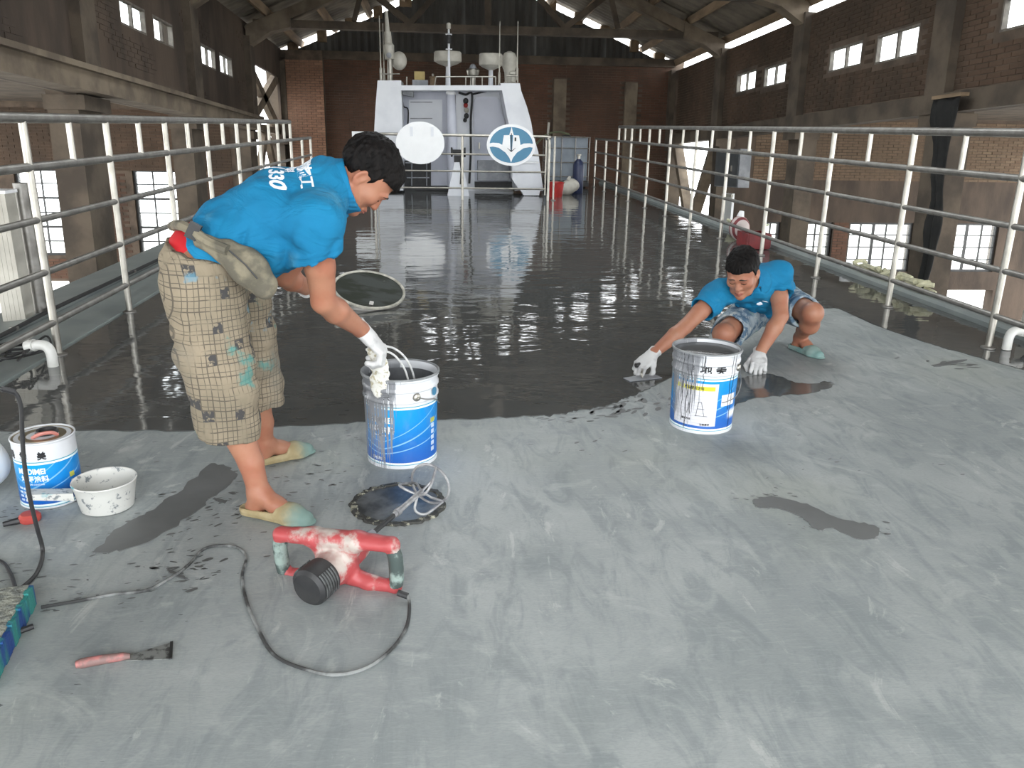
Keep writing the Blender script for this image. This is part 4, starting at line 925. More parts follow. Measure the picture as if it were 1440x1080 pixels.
# right bucket ------------------------------------------------------------------------------------
bb = G(985, 612); bb_c = (bb[0]+.05, bb[1]+.142, .0)
bb_c = (1.19, 3.435, 0)
tB = bucket('full paint bucket with yellow-topped label in front of the squatting man', bb_c, .0, 'bucket_b', .348)
for s_, a0 in (('美', 9), ('地', -17), ('美', -44)): wrap_text(s_, .052, .1475, a0, .284, pkb, tB, bold=.0012)
ln = MB()
for (a0, z0), (a1, z1) in (((-28, .085), (-25, .15)), ((-14, .085), (-20, .15)), ((-25, .15), (-20, .15)), ((-30, .085), (-8, .085)), ((-26, .118), (-14, .118)), ((-45, .09), (-42, .145))):
    f = lambda a, z: (.1445*math.sin(math.radians(a)), -.1445*math.cos(math.radians(a)), z)
    ln.tube([f(a0, z0), f(a1, z1)], .0009, 5)
ln.build('line_print', M['letter_black'], tB)
wrap_text('产品使用说明', .015, .1458, -35, .208, M['letter_black'], tB)
for k, tx in enumerate(('施工方法', '注意事项')): wrap_text(tx, .011, .1438, -46+k*34, .062-.02*k, M['letter_black'], tB)
ear(tB, 52); ear(tB, 232)
dr = MB()
for a0, z1 in ((38, .02), (31, .11), (-40, .09), (-48, .02), (-20, .2), (-57, .05)):
    pts = []
    for k in range(14):
        z = .368-(.368-z1)*k/13; a = math.radians(a0+1.2*math.sin(k*1.7+a0)); r = (.1402+.0065*min(1, z/.25) if z < .27 else (.1525 if z < .335 else .1545 if z > .355 else .1515)) + .0006
        pts.append((r*math.sin(a), -r*math.cos(a), z))
    dr.tube(pts, .0011, 5)
dr.build('dark_drip', M['letter_black'], tB)
MB().tube(spline([(.156*math.sin(math.radians(52)), -.156*math.cos(math.radians(52)), .296), (.150, -.06, .21), (.10, -.125, .165), (0, -.158, .15), (-.09, -.135, .165), (-.15, -.04, .22), (.156*math.sin(math.radians(232)), -.156*math.cos(math.radians(232)), .296)], 8)[:22], .0022, 6).build('bail_handle', M['galv'], tB, True)
# paint can on the left ----------------------------------------------------------------------------------
cc = G(56, 717); can_c = (cc[0], cc[1]+.102, 0)
M['can'] = container_material('can_print', .262, .02, .178, (60., .02, -70, 5, 1.0), 1.2)
tC = thing('paint_can', 'closed white and blue paint can with tin lid at the left frame edge', 'can', can_c, .22)
MB().lathe([(.115, 0), (.118, .002), (.118, .006), (.1155, .009), (.1155, .252), (.118, .255), (.119, .259), (.117, .262), (.113, .261), (.112, .256)], 56).build('tin_body', M['can'], tC, True)
ld = MB().lathe([(.1125, .2565), (.104, .256), (.102, .252), (.088, .252), (.086, .257), (.06, .257), (.058, .252), (.002, .252)], 48, capb=False).build('lid', M['tin'], tC, True)
MB().lathe([(.042, .253), (.044, .262), (.038, .27), (.03, .268), (.028, .258)], 24, (.012, .02, 0)).build('spout_cap', M['black'], tC, True)
MB().tube(spline([(-.03, -.035, .258), (.0, -.04, .272), (.04, -.03, .272), (.06, -.02, .258)], 5), .007, 8).build('lid_handle', mat('pinkish_plastic', (.55, .22, .18), (.45, .16, .13), 9., .4), tC, True)
for s_, a0 in (('美', 18), ('地', -16), ('美', -48)): wrap_text(s_, .032, .1157, a0-12, .20, M['letter_black'], tC, bold=.0012)
wrap_text('MEIDIMEI', .030, .1157, -18, .142, M['letter_white'], tC, bold=.001, sx=.9)
wrap_text('地坪涂料', .027, .1157, -14, .112, M['letter_white'], tC, bold=.0005)
wrap_text('FLOOR COATING', .009, .1157, -14, .098, M['letter_white'], tC)
for k in range(4): wrap_text('环保  耐磨', .010, .1157, -42, .078-.016*k, M['letter_white'], tC)
tC.scale = (.865, .865, .935)
# white ladle --------------------------------------------------------------------------------------------------
lc = G(138, 728); c = (lc[0], lc[1]+.088, 0)
nb = NB('spattered_white_plastic'); v = nb.noise(28., 4, None, .7)
colr = nb.mix(nb.ramp(v, .56, .64), (.56, .56, .53), (.18, .20, .21)); colr = nb.mix(nb.ramp(nb.noise(9., 3, nb.mapv((1, 1, 1), (0, 0, 0), None, (3, 1, 0))), .62, .68), colr, (.10, .36, .42)); nb.fin(colr, .4)
t = thing('water_ladle', 'white plastic ladle spattered with paint beside the paint can', 'ladle', c, .42)
MB().lathe([(.080, .0), (.086, .004), (.098, .075), (.103, .098), (.106, .102), (.104, .106), (.100, .103), (.094, .08), (.083, .012), (.002, .01)], 40, capt=False).build('bowl', nb.m, t, True)
MB().add([(-.10, -.024, .052), (-.10, .024, .052), (-.10, .024, .080), (-.10, -.024, .080), (-.235, -.026, .085), (-.235, .026, .085), (-.235, .026, .105), (-.235, -.026, .105)], [(0, 1, 2, 3), (4, 7, 6, 5), (0, 4, 5, 1), (1, 5, 6, 2), (2, 6, 7, 3), (3, 7, 4, 0)]).build('handle', nb.m, t)
# white bag at the frame edge, red plug -----------------------------------------------------------------------
c = G(-16, 712); t = thing('white_sack', 'white sack cut by the left frame edge beside the paint can', 'sack', (c[0]-.10, c[1]+.09, 0))
bm = MB().ball((0, 0, .115), (.13, .11, .12), n=26, m=18); bm.v = [(x*(1+.07*math.sin(14*z+3*y)), y*(1+.06*math.sin(17*x)), max(.003, z+.012*math.sin(25*x+9*y))) for x, y, z in bm.v]
bm.build('sack', M['sign_white'], t, True); MB().tube([(0, 0, .222), (-.01, .01, .26)], [.045, .03], 10).build('gathered_neck', M['sign_white'], t, True)
c = G(43, 733); t = thing('cable_plug', 'small red plug with black pin on the deck before the paint can', 'plug', (c[0], c[1], .0))
MB().lathe([(.03, .002), (.034, .008), (.034, .022), (.026, .03), (.012, .032)], 18).build('plug_body', mat('faded_red_plastic', (.50, .08, .06), (.4, .06, .05), 9., .5), t, True)
MB().tube([(-.015, -.01, .012), (-.07, -.035, .008)], [.014, .009], 8).build('prong', M['black'], t, True)
# black lead rising out of frame at the left ---------------------------------------------------------------------------
t = thing('black_lead', 'black power lead looping up past the paint can at the left frame edge', 'cable', (0, 0, 0))
pts = [Y(-60, 545, 2.28), Y(-10, 546, 2.28), Y(18, 550, 2.3), Y(29, 570, 2.31), Y(31, 605, 2.32), Y(34, 650, 2.33), Y(42, 700, 2.34), Y(52, 742, 2.35), G(60, 775, .012), G(52, 805, .008), G(30, 827, .008), G(0, 846, .008), G(-60, 865, .008)]
MB().tube(spline(pts, 8), .0062, 8).build('lead', M['black'], t, True)
MB().tube([Y(2, 546.5, 2.285), Y(20, 551, 2.3)], .0085, 8).build('strain_relief', M['black'], t, True)
t = thing('black_lead', 'short black lead arching from the frame edge to the crusted brush', 'cable', (0, 0, 0))
MB().tube(spline([G(-40, 782, .01), G(0, 789, .008), G(14, 805, .008), G(22, 828, .008), G(27, 849, .010)], 8), .0055, 8).build('lead', M['black'], t, True); MB().ball(G(27, 850, .011), .010).build('end_plug', M['black'], t, True)
# crusted broad brush pad bottom left ---------------------------------------------------------------------------------------
nb = NB('crusted_pad'); x_, y_, z_ = nb.xyz(); colr = nb.mix(nb.ramp(nb.noise(30., 6), .4, .62), (.30, .31, .26), (.17, .18, .165)); nb.bump(nb.noise(60., 4), .9, .02); nb.fin(colr, .9)
nb2 = NB('paint_stained_blue_edge'); cv = nb2.mix(nb2.ramp(nb2.noise(14., 3, nb2.mapv((1, 1, .2))), .42, .58), (.01, .05, .22), (.03, .22, .20)); nb2.bump(nb2.noise(40., 3, nb2.mapv((2, 2, .3))), .5, .01); nb2.fin(cv, .6)
a = G(46, 851)[:2]; b_ = G(-4, 950)[:2]; d = b_-a; d = d/np.linalg.norm(d); nrm = np.array([d[1], -d[0]]);
if nrm[0] > 0: nrm = -nrm
t = thing('crusted_brush', 'wide paint-crusted brush pad with blue edge cut by the left frame edge', 'brush', (a[0], a[1], 0))
q = [(0, 0), tuple(d*.40), tuple(d*.40+nrm*.26), tuple(nrm*.26)]
MB().prism([(p[0], p[1], .030) for p in q], (0, 0, .035)).build('pad', nb.m, t)
st = MB()
for k in range(16):
    u = d*(.0125+.025*k); st.box((u[0]-nrm[0]*.004, u[1]-nrm[1]*.004, .033), (.014, .0235, .060+.006*math.sin(k*2.1)), [[-nrm[0], d[0], 0], [-nrm[1], d[1], 0], [0, 0, 1]])
st.build('blue_fringe', nb2.m, t)
MB().box((nrm[0]*.13+d[0]*.2, nrm[1]*.13+d[1]*.2, .015), (.2, .3, .03), [[-nrm[0], d[0], 0], [-nrm[1], d[1], 0], [0, 0, 1]]).build('bristle_block', M['black'], t)
MB().tube([(d[0]*.15, d[1]*.15, .012), (d[0]*.13-nrm[0]*.035, d[1]*.13-nrm[1]*.035, .012)], .008, 8).build('bolt', M['black'], t, True)
# scraper ---------------------------------------------------------------------------------------------------------
p0 = G(108, 941); p1 = G(243, 916); d = p1-p0; L = np.linalg.norm(d); ang = math.atan2(d[1], d[0])
t = thing('wall_scraper', 'old paint scraper with worn pinkish handle on the near deck', 'scraper', (p0[0], p0[1], 0), ang)
MB().tube([(0, 0, .013), (.012, 0, .014), (.06, 0, .014), (L*.48, 0, .012), (L*.55, 0, .009)], [.009, .0125, .012, .010, .007], 12).build('handle', mat('worn_red_handle', (.42, .16, .15), (.20, .12, .11), 26., .6, lo=.42, hi=.58), t, True)
bl = MB().prism([(L*.5, -.011, .004), (L*.62, -.016, .003), (L*.97, -.036, .002), (L, -.037, .002), (L, .037, .002), (L*.97, .036, .002), (L*.62, .016, .003), (L*.5, .011, .004)], (0, 0, .0022)).build('blade', mat('crusted_steel_blade', (.24, .25, .24), (.06, .06, .06), 40., .5, .3, lo=.45, hi=.6), t)
MB().box((L*.985, 0, .0052), (.007, .074, .003)).build('blade_edge', M['dark_frame'], t)
# hole covers ------------------------------------------------------------------------------------------------------
nb = NB('chipped_ring'); f = nb.noise(30., 5, None, .7); nb.bump(f, .8, .01); nb.fin(nb.mix(nb.ramp(f, .52, .60), (.035, .035, .03), (.34, .33, .25)), .6)
c = G(560, 709); t = thing('round_hatch', 'dark flush round hatch with chipped rim under the mixer whisk', 'hatch', (c[0], c[1], 0))
N_ = 72; ring = MB(); V = []
for k in range(N_):
    a_ = 2*PI*k/N_; j1, j2 = RNG.normal(0, .004, 2)
    for r, z in ((.172+j1, .0005), (.168+j1, .008), (.150+j2, .009), (.146+j2, .002)): V.append((r*math.cos(a_), r*math.sin(a_), z))
ring.add(V, [(4*k+i, 4*((k+1) % N_)+i, 4*((k+1) % N_)+i+1, 4*k+i+1) for k in range(N_) for i in range(3)]).build('rim', nb.m, t)
nb = NB('dusty_black_cover'); f = nb.noise(5., 6, None, .65); nb.fin(nb.mix(nb.ramp(f, .4, .62), (.028, .03, .032), (.15, .16, .165)), .3)
MB().lathe([(.150, .0005), (.149, .0045), (.002, .0045)], 56, capb=True).build('cover', nb.m, t)
cfar = (G(470, 418)+G(568, 432))/2
c = Y(519, 427, 6.0); t = thing('round_hatch', 'tilted round hatch lid with pale rim standing in the wet coating', 'hatch', (c[0], 6.05, 0))
tl = math.radians(19); R = np.array(Matrix.Rotation(math.radians(9.5), 3, 'Y') @ Matrix.Rotation(tl, 3, 'X'))
def tilt(mb_, lift): mb_.v = [tuple(R @ np.array(p)+(0, 0, lift)) for p in mb_.v]; return mb_
lift = .115
tilt(MB().lathe([(.262, -.01), (.27, -.006), (.27, .008), (.262, .012), (.252, .008), (.25, .0)], 64, capb=False, capt=False), lift).build('rim', mat('pale_worn_rim', (.55, .53, .46), (.30, .29, .25), 18., .5), t, True)
nb = NB('dark_lid_reflection'); f = nb.noise(4., 4, nb.mapv((1, 3, 1))); nb.fin(nb.mix(nb.ramp(f, .42, .6), (.012, .016, .008), (.035, .04, .036)), .6, spec=.12)  # dark green reflection painted into the lid colour as streaks
tilt(MB().lathe([(.262, -.012), (.255, .001), (.002, .003)], 64), lift).build('lid', nb.m, t)
tilt(MB().box((.04, -.205, .008), (.03, .05, .012)), lift).build('hinge_tab', M['galv'], t)
for s in (-1, 1): MB().tube([(s*.1, .12, .002), (s*.1, .16, .15)], .012, 8).build('prop', M['galv'], t)
MB().lathe([(.22, .002), (.22, .03), (.20, .03), (.20, .002)], 40, (0, -.0, 0), capb=False, capt=False).build('coaming', M['galv'], t)
# paint mixer --------------------------------------------------------------------------------------------------------
O = G(431, 830, .056); Wk = G(601, 684, .10); axm = nrm_(Wk-O); Ls = np.linalg.norm(Wk-O)
lt = nrm_(np.cross(axm, (0, 0, 1))); lt = nrm_(lt+.10*np.array([0, -1., 0])); lt = nrm_(lt-axm*(lt@axm)); MX = np.eye(4); MX[:3, 0] = lt; MX[:3, 1] = axm; MX[:3, 2] = np.cross(lt, axm); MX[:3, 3] = O
t = thing('paint_mixer', 'battered red hand-held paint mixer with two grips lying on the deck', 'mixer', M4=Matrix(MX.tolist()))
nbm = NB('battered_red_casing'); f = nbm.noise(11., 6, None, .6); g_ = nbm.noise(7., 4, nbm.mapv((1, 1, 1), loc=(4, 2, 1)))
colr = nbm.mix(nbm.ramp(f, .50, .62), (.40, .065, .068), (.46, .40, .36)); colr = nbm.mix(nbm.math('MULTIPLY', nbm.ramp(g_, .56, .66), .5), colr, (.22, .08, .075)); nbm.bump(f, .15, .005); nbm.fin(colr, .45)
nbg = NB('paint_smeared_grip'); f = nbg.noise(16., 5, None, .6); colr = nbg.mix(nbg.ramp(f, .46, .6), (.055, .075, .07), (.26, .33, .30)); colr = nbg.mix(nbg.ramp(nbg.noise(9., 3, nbg.mapv(loc=(2, 5, 0))), .62, .7), colr, (.03, .24, .24)); nbg.fin(colr, .55)
zc = .0
S = SDF((-.28, -.06, -.14), (.26, .36, .16), .004); cx_ = -.005; yp = .15; hw = .178
zt, zb_ = .078, -.062
def fp(x, z, y=0.): return (cx_+x, yp+y+.16*x, z+.055*x)                # the frame sits slightly skewed on the motor
S.limb([fp(-hw, zt), fp(-.07, zt+.002), fp(.07, zt+.002), fp(hw, zt)], [.020, .026, .026, .021], .012, ((0, 1, 0), 1.25))
S.limb([fp(-hw, zb_), fp(-.10, zb_+.002), fp(0, zb_+.03), fp(.10, zb_+.002), fp(hw, zb_)], [.019, .022, .030, .023, .019], .012)
for s in (-1, 1): S.limb([fp(s*.062, zt-.004), fp(s*.018, .012), fp(s*.045, zb_+.02)], [.026, .042, .024], .02, ((0, 1, 0), .9))
S.limb([(0, .07, 0), (0, .12, .0), (.0, yp, .006), (.0, .24, .0)], [.05, .052, .05, .042], .02)
for s in (-1, 1): S.limb([fp(s*hw, zt), fp(s*(hw+.004), zt-.025)], [.020, .019], .01); S.limb([fp(s*(hw+.004), zb_+.025), fp(s*hw, zb_)], [.019, .019], .01)
S.wrinkle(lambda P: .0012*vnoise(P*60, 3)); S.build('motor_casing', nbm.m, t, (0, 0, 0), 1)
for s in (-1, 1):
    MB().tube(spline([fp(s*hw, zt-.012), fp(s*(hw+.006), zt-.035), fp(s*(hw+.008), .02), fp(s*(hw+.006), zb_+.025), fp(s*hw, zb_+.005)], 5), .0215, 14).build('grip', nbg.m, t, True)
cap = MB().lathe([(.046, .085), (.056, .08), (.058, .03), (.056, .012), (.046, .002), (.01, .0)], 36, (0, .0, zc), (0, 1, 0))
cap.build('motor_cap', M['black'], t, True)
chalk = mat('chalky_black', (.09, .095, .095), (.03, .03, .03), 30., .6)
for k in range(6):
    for side in (-1, 1): MB().tube([(.0585*math.cos(a_)*side, .018+k*.010, zc+.0585*math.sin(a_)) for a_ in np.linspace(-.4, .9, 8)], .0028, 6).build('vent_rib', chalk, t, True)
MB().lathe([(.03, 0), (.03, .035), (.02, .045), (.016, .075)], 18, (0, .25, zc), (0, 1, 0)).build('gear_neck', M['grey_metal'], t, True)
sh0 = np.array([0, .30, zc]); sh1 = np.array([0, Ls-.04, 0.])
M['mixer_rod'] = mat('cement_grey_rod', (.42, .42, .42), (.24, .24, .25), 20., .45, .4)
MB().tube([sh0, sh0*.55+sh1*.45], .0085, 10).build('shaft', M['black'], t, True); MB().tube([sh0*.55+sh1*.45, sh1], .0095, 10).build('shaft', M['mixer_rod'], t, True)
MB().tube([sh0*.5+sh1*.5, sh0*.44+sh1*.56], .0135, 12).build('coupling', M['mixer_rod'], t, True)
axd = (sh1-sh0)/np.linalg.norm(sh1-sh0); uu = np.cross(axd, (0, 0, 1)); uu /= np.linalg.norm(uu); vv = np.cross(uu, axd)
rp_ = [sh1+uu*.075*math.cos(a_)+vv*.075*math.sin(a_)+axd*.06 for a_ in np.linspace(0, 2*PI, 33)[:-1]]
MB().tube(rp_, .0048, 8, closed=True).build('whisk_ring', M['mixer_rod'], t, True)
for k in range(3):
    a_ = 2*PI*k/3+.5; e = lambda r, h, b=0: sh1+uu*r*math.cos(a_+b)+vv*r*math.sin(a_+b)+axd*h
    MB().tube(spline([e(.008, -.03), e(.05, -.045), e(.078, -.015, .3), e(.076, .06, .7)], 6), .0048, 8).build('whisk_blade', M['mixer_rod'], t, True)
    MB().tube([e(.0, .0), e(.04, .035, .4), e(.075, .06, .7)], .0045, 8).build('whisk_blade', M['mixer_rod'], t, True)
# mixer cord
t = thing('mixer_cord', 'dusty grey and black cord looping from the mixer over the deck to the left', 'cable', (0, 0, 0))
nb = NB('dusty_cord'); f = nb.noise(9., 4, None, .6); nb.fin(nb.mix(nb.ramp(f, .42, .62), (.035, .036, .036), (.24, .25, .245)), .6)
px = [(560, 839), (572, 842), (576, 858), (570, 884), (550, 912), (515, 938), (472, 949), (428, 941), (388, 920), (362, 884), (346, 842), (340, 808), (346, 784), (334, 770), (304, 768), (283, 776), (264, 795), (242, 811), (206, 828), (160, 835), (110, 845), (60, 853)]
pts = [G(p[0], p[1], .005) for p in px]; pts[0][2] = .02; pts[1][2] = .014
pts = [p+np.array([RNG.normal(0, .002), RNG.normal(0, .003), 0]) for p in pts]
MB().tube(spline(pts, 6), .0048, 8).build('cord', nb.m, t, True)
MB().tube([pts[0], pts[1]], .0095, 10).build('strain_relief', M['black'], t, True)
from mathutils.bvhtree import BVHTree
# ================================================================== the two workers
def nrm_(v): v = np.array(v, float); return v/np.linalg.norm(v)
def frame(up, fwd):          # columns: right, forward, up
    u = nrm_(up); f = np.array(fwd, float); f = nrm_(f-u*(f@u)); return np.stack([np.cross(f, u), f, u], 1)
def skin_material(name, base, flush):
    n = NB(name); f = n.noise(9., 4); c = n.mix(n.ramp(f, .35, .7), base, flush)
    c = n.mix(n.math('MULTIPLY', n.ramp(n.noise(45., 3), .55, .75), .25), c, tuple(x*.72 for x in base))
    n.b.inputs['Subsurface Weight'].default_value = .08; n.b.inputs['Subsurface Radius'].default_value = (.02, .008, .004)
    n.bump(n.noise(220., 2), .06, .002); return n.fin(c, .5, spec=.4)
M['skin_a'] = skin_material('tanned_skin', (.37, .175, .108), (.335, .13, .078)); M['skin_b'] = skin_material('tanned_skin_second', (.36, .17, .105), (.32, .125, .075))
def shirt_material():
    n = NB('blue_polo_cloth'); f = n.noise(3.5, 4); c = n.mix(n.ramp(f, .3, .7), (.009, .185, .355), (.007, .145, .295))
    c = n.mix(n.math('MULTIPLY', n.ramp(n.noise(7., 5, n.mapv(loc=(1, 2, 3))), .58, .8), .35), c, (.12, .29, .37))
    b1 = n.bump(n.noise(7., 3, n.mapv((1.0, 1.0, 2.2), (.3, .6, .5)), .5, 1.2), .55, .03); n.bump(n.noise(300., 2), .12, .002, b1); return n.fin(c, .85, spec=.25)
M['shirt'] = shirt_material()
def plaid_material():
    n = NB('check_shorts_cloth'); x, y, z = n.xyz(); P = .036
    base = n.mix(n.ramp(n.noise(5., 4), .3, .7), (.29, .24, .172), (.20, .17, .122))
    u = n.math('ADD', n.math('ADD', x, n.math('MULTIPLY', y, .6)), n.math('MULTIPLY', n.noise(3., 2), .05)); w_ = n.math('ADD', z, n.math('MULTIPLY', n.noise(4., 2, n.mapv(loc=(3, 3, 3))), .05))
    def ln(c, off, wd): return n.math('LESS_THAN', n.math('FRACT', n.math('ADD', n.math('DIVIDE', c, P), off)), wd)
    l = n.math('MAXIMUM', n.math('MAXIMUM', ln(u, 0., .10), ln(w_, 0., .10)), n.math('MAXIMUM', ln(u, .42, .06), ln(w_, .63, .06)))
    l = n.math('MULTIPLY', l, n.ramp(n.noise(12., 3), .34, .52)); col = n.mix(n.math('MULTIPLY', l, .72), base, (.05, .045, .04))
    wn = n.new('ShaderNodeTexWhiteNoise', noise_dimensions='2D'); n.put(wn.inputs['Vector'], n.cxyz(n.math('FLOOR', n.math('DIVIDE', u, P)), n.math('FLOOR', n.math('DIVIDE', w_, P)), 0.))
    col = n.mix(n.math('MULTIPLY', n.math('GREATER_THAN', wn.outputs[0], .91), n.ramp(n.noise(60., 2), .38, .5)), col, (.06, .058, .058))
    p1 = n.ramp(n.noise(7., 5, n.mapv(loc=(5, 1, 2)), .6), .60, .68); col = n.mix(n.math('MULTIPLY', p1, .75), col, (.07, .26, .24))
    p2 = n.ramp(n.noise(9., 4, n.mapv(loc=(1, 7, 2)), .6), .62, .70); col = n.mix(n.math('MULTIPLY', p2, .6), col, (.12, .28, .38))
    p3 = n.ramp(n.noise(4., 5, n.mapv(loc=(2, 2, 9)), .65), .52, .7); col = n.mix(n.math('MULTIPLY', p3, .45), col, (.14, .14, .125))
    n.bump(n.noise(8., 3, n.mapv((1.4, 1.4, .7), (.2, .5, .3)), .5, 1.), .5, .025); return n.fin(col, .9, spec=.2)
M['plaid'] = plaid_material()
def denim_material():
    n = NB('paint_spattered_denim'); f = n.noise(16., 6, None, .65, .5); c = n.mix(n.ramp(f, .42, .56), (.08, .135, .20), (.30, .35, .38))
    c = n.mix(n.ramp(n.noise(24., 4, n.mapv(loc=(3, 1, 4))), .60, .66), c, (.48, .50, .48)); c = n.mix(n.ramp(n.noise(9., 4, n.mapv(loc=(8, 1, 4))), .6, .72), c, (.20, .30, .27))
    n.bump(f, .3, .004); return n.fin(c, .9, spec=.2)
M['denim'] = denim_material()
M['hair'] = mat('black_hair', (.004, .0036, .0036), (.009, .0075, .007), 60., .6, bump=.35, bscale=220, stretch=(1, 1, .2), spec=.10)
nb = NB('knitted_white_glove'); nb.bump(nb.noise(350., 2), .5, .003); M['glove'] = nb.fin(nb.mix(nb.ramp(nb.noise(14., 4), .5, .72), (.58, .58, .575), (.36, .36, .36)), .9)
nb = NB('stained_slipper'); x_, y_, z_ = nb.xyz(); f = nb.noise(20., 4); M['slip_a'] = nb.fin(nb.mix(nb.ramp(nb.math('ADD', y_, nb.math('MULTIPLY', f, .06)), .10, .17), nb.mix(nb.ramp(f, .4, .65), (.38, .31, .175), (.31, .245, .125)), (.19, .29, .26)), .7)
M['slip_b'] = mat('pale_teal_slipper', (.15, .27, .255), (.22, .30, .275), 14., .7)
M['eye_dark'] = mat('dark_eye', (.01, .008, .007), None, 9., .2); M['lip'] = mat('lip_skin', (.28, .09, .068), (.24, .075, .055), 30., .5)
M['brow'] = mat('eyebrow_hair', (.02, .015, .012), None, 60., .7)
M['bag'] = mat('worn_khaki_bag', (.21, .185, .13), (.11, .10, .075), 14., .9, bump=.3, lo=.4, hi=.6)
M['redcloth'] = mat('red_waistband', (.55, .012, .02), (.48, .01, .015), 9., .8)
# ---- head sculpt in head axes (x right, y forward, z up, origin between the ears)
def head(S, c, R, sc=1.0, mouth=0.0):
    c = np.array(c, float); T = lambda p: c+R@(np.array(p, float)*sc)
    E_ = lambda p, r, k=.02, op='add', Q=None: S.ell(T(p), np.array(r)*sc, R if Q is None else R@Q, k, op)
    Lm = lambda ps, rs, k=.015, op='add', flat=None: S.limb([T(p) for p in ps], [r*sc for r in rs], k, flat, op)
    E_((0, -.018, .040), (.074, .094, .082), .01); E_((0, .022, .030), (.066, .066, .072), .03)
    E_((0, .030, -.030), (.058, .060, .078), .03)
    for s in (-1, 1): Lm([(s*.052, -.002, -.045), (s*.036, .045, -.082), (0, .068, -.096)], [.020, .019, .020], .03)
    E_((0, .074, -.096), (.020, .016, .015), .02)
    for s in (-1, 1):
        E_((s*.043, .058, -.022), (.022, .024, .020), .03)
        E_((s*.030, .098, .0), (.019, .014, .010), .012, 'sub')
        E_((s*.030, .079, -.001), (.0155, .0115, .0105), .006)
        Lm([(s*.012, .088, .016), (s*.030, .088, .020), (s*.047, .076, .014)], [.007, .008, .006], .014)
    Lm([(0, .084, .008), (0, .094, -.016), (0, .102, -.032)], [.0075, .0095, .0125], .014)
    for s in (-1, 1): E_((s*.0135, .093, -.035), (.008, .010, .0075), .008)
    for s in (-1, 1): E_((s*.006, .098, -.0445), (.003, .004, .003), .003, 'sub')
    Lm([(-.020, .084, -.066), (0, .092, -.063), (.020, .084, -.066)], [.004, .0065, .004], .008); Lm([(-.017, .083, -.072), (0, .090, -.0745), (.017, .083, -.072)], [.004, .007, .004], .007)
    Lm([(-.022, .092, -.0688), (0, .101, -.0688), (.022, .092, -.0688)], [.0012, .0016, .0012], .003, 'sub')
    for s in (-1, 1):
        Q = np.array(Matrix.Rotation(s*.35, 3, 'Z') @ Matrix.Rotation(-.18, 3, 'X'))
        E_((s*.076, -.012, -.004), (.0075, .020, .032), .006, 'add', Q); E_((s*.082, -.008, -.002), (.006, .011, .019), .005, 'sub', Q); E_((s*.074, -.008, -.030), (.007, .010, .010), .008)
    return T
def hair_for(lo, hi, c, R, sc, name, parent, origin, seed, spike=1.0):
    S = SDF(lo, hi, .0035); c = np.array(c, float)
    P = np.stack(np.meshgrid(*S.ax, indexing='ij'), -1).astype(np.float64); q = (P-c)@R/sc
    def ell(cc, r): a = (q-np.array(cc))/np.array(r); l = np.linalg.norm(a, axis=-1); return (l-1)*min(r)
    d = np.minimum(ell((0, -.018, .044), (.085, .106, .096)), ell((0, .030, .052), (.074, .072, .076)))
    x, y, z = q[..., 0], q[..., 1], q[..., 2]
    n1 = vnoise(np.stack([x*60, y*60, z*26], -1), seed); n2 = vnoise(np.stack([x*140, y*150, z*60], -1), seed+3)
    d = d+(n1*.0032+n2*.0030)*spike
    ax_ = np.abs(x)
    # hairline: forehead, temples, in front of the ear, nape
    line = np.where(y > .045, .058+.10*np.clip(y-.075, 0, .1)-.25*np.clip(ax_-.045, 0, .1), np.where(y > .012, .058-(.045-y)*1.9-.25*np.clip(ax_-.045, 0, .1), np.where(y > -.035, .012+.4*np.clip(y+.005, -.03, .03), -.062)))
    d = np.maximum(d, line+n1*.006-z)
    S.D[:] = d; return S.build(name, M['hair'], parent, origin, 1)
def face_bits(T, R, parent, origin, me):
    bv = BVHTree.FromPolygons([tuple(v.co) for v in me.vertices], [tuple(p.vertices) for p in me.polygons]); o = np.array(origin)
    def on(x, z, lift=.0005):                 # point of the face in front of (x, z)
        p = T((x, .2, z))-o; h = bv.ray_cast(Vector(p), Vector(-R[:, 1]), .3)
        return (np.array(h[0]) if h[0] is not None else T((x, .09, z))-o)+R[:, 1]*lift
    for s in (-1, 1):
        MB().tube([on(s*(.016+.030*t), -.004-.0045*math.sin(PI*t)) for t in np.linspace(0, 1, 9)], [.0008, .0016, .0021, .0022, .0022, .002, .0018, .0014, .0008], 6).build('eyelashes', M['eye_dark'], parent, True)
        MB().tube([on(s*(.016+.030*t), .006-.001*t) for t in np.linspace(0, 1, 7)], [.0004, .0008, .001, .001, .001, .0008, .0004], 6).build('lid_crease', M['lip'], parent, True)
        MB().tube([on(s*(.011+.038*t), .0205+.006*math.sin(PI*min(1, t*1.1))-.004*t) for t in np.linspace(0, 1, 9)], [.0016, .003, .0036, .0036, .0034, .003, .0024, .0016, .0008], 6).build('eyebrow', M['brow'], parent, True)
    for z, r, w_, d in ((-.0655, .0036, .021, .0016), (-.0735, .0042, .017, 0)):
        MB().tube([on(w_*t, z+d*(1-abs(t))) for t in np.linspace(-1, 1, 9)], [r*.3, r*.7, r*.95, r, r*.9, r, r*.95, r*.7, r*.3], 6).build('lip', M['lip'], parent, True)
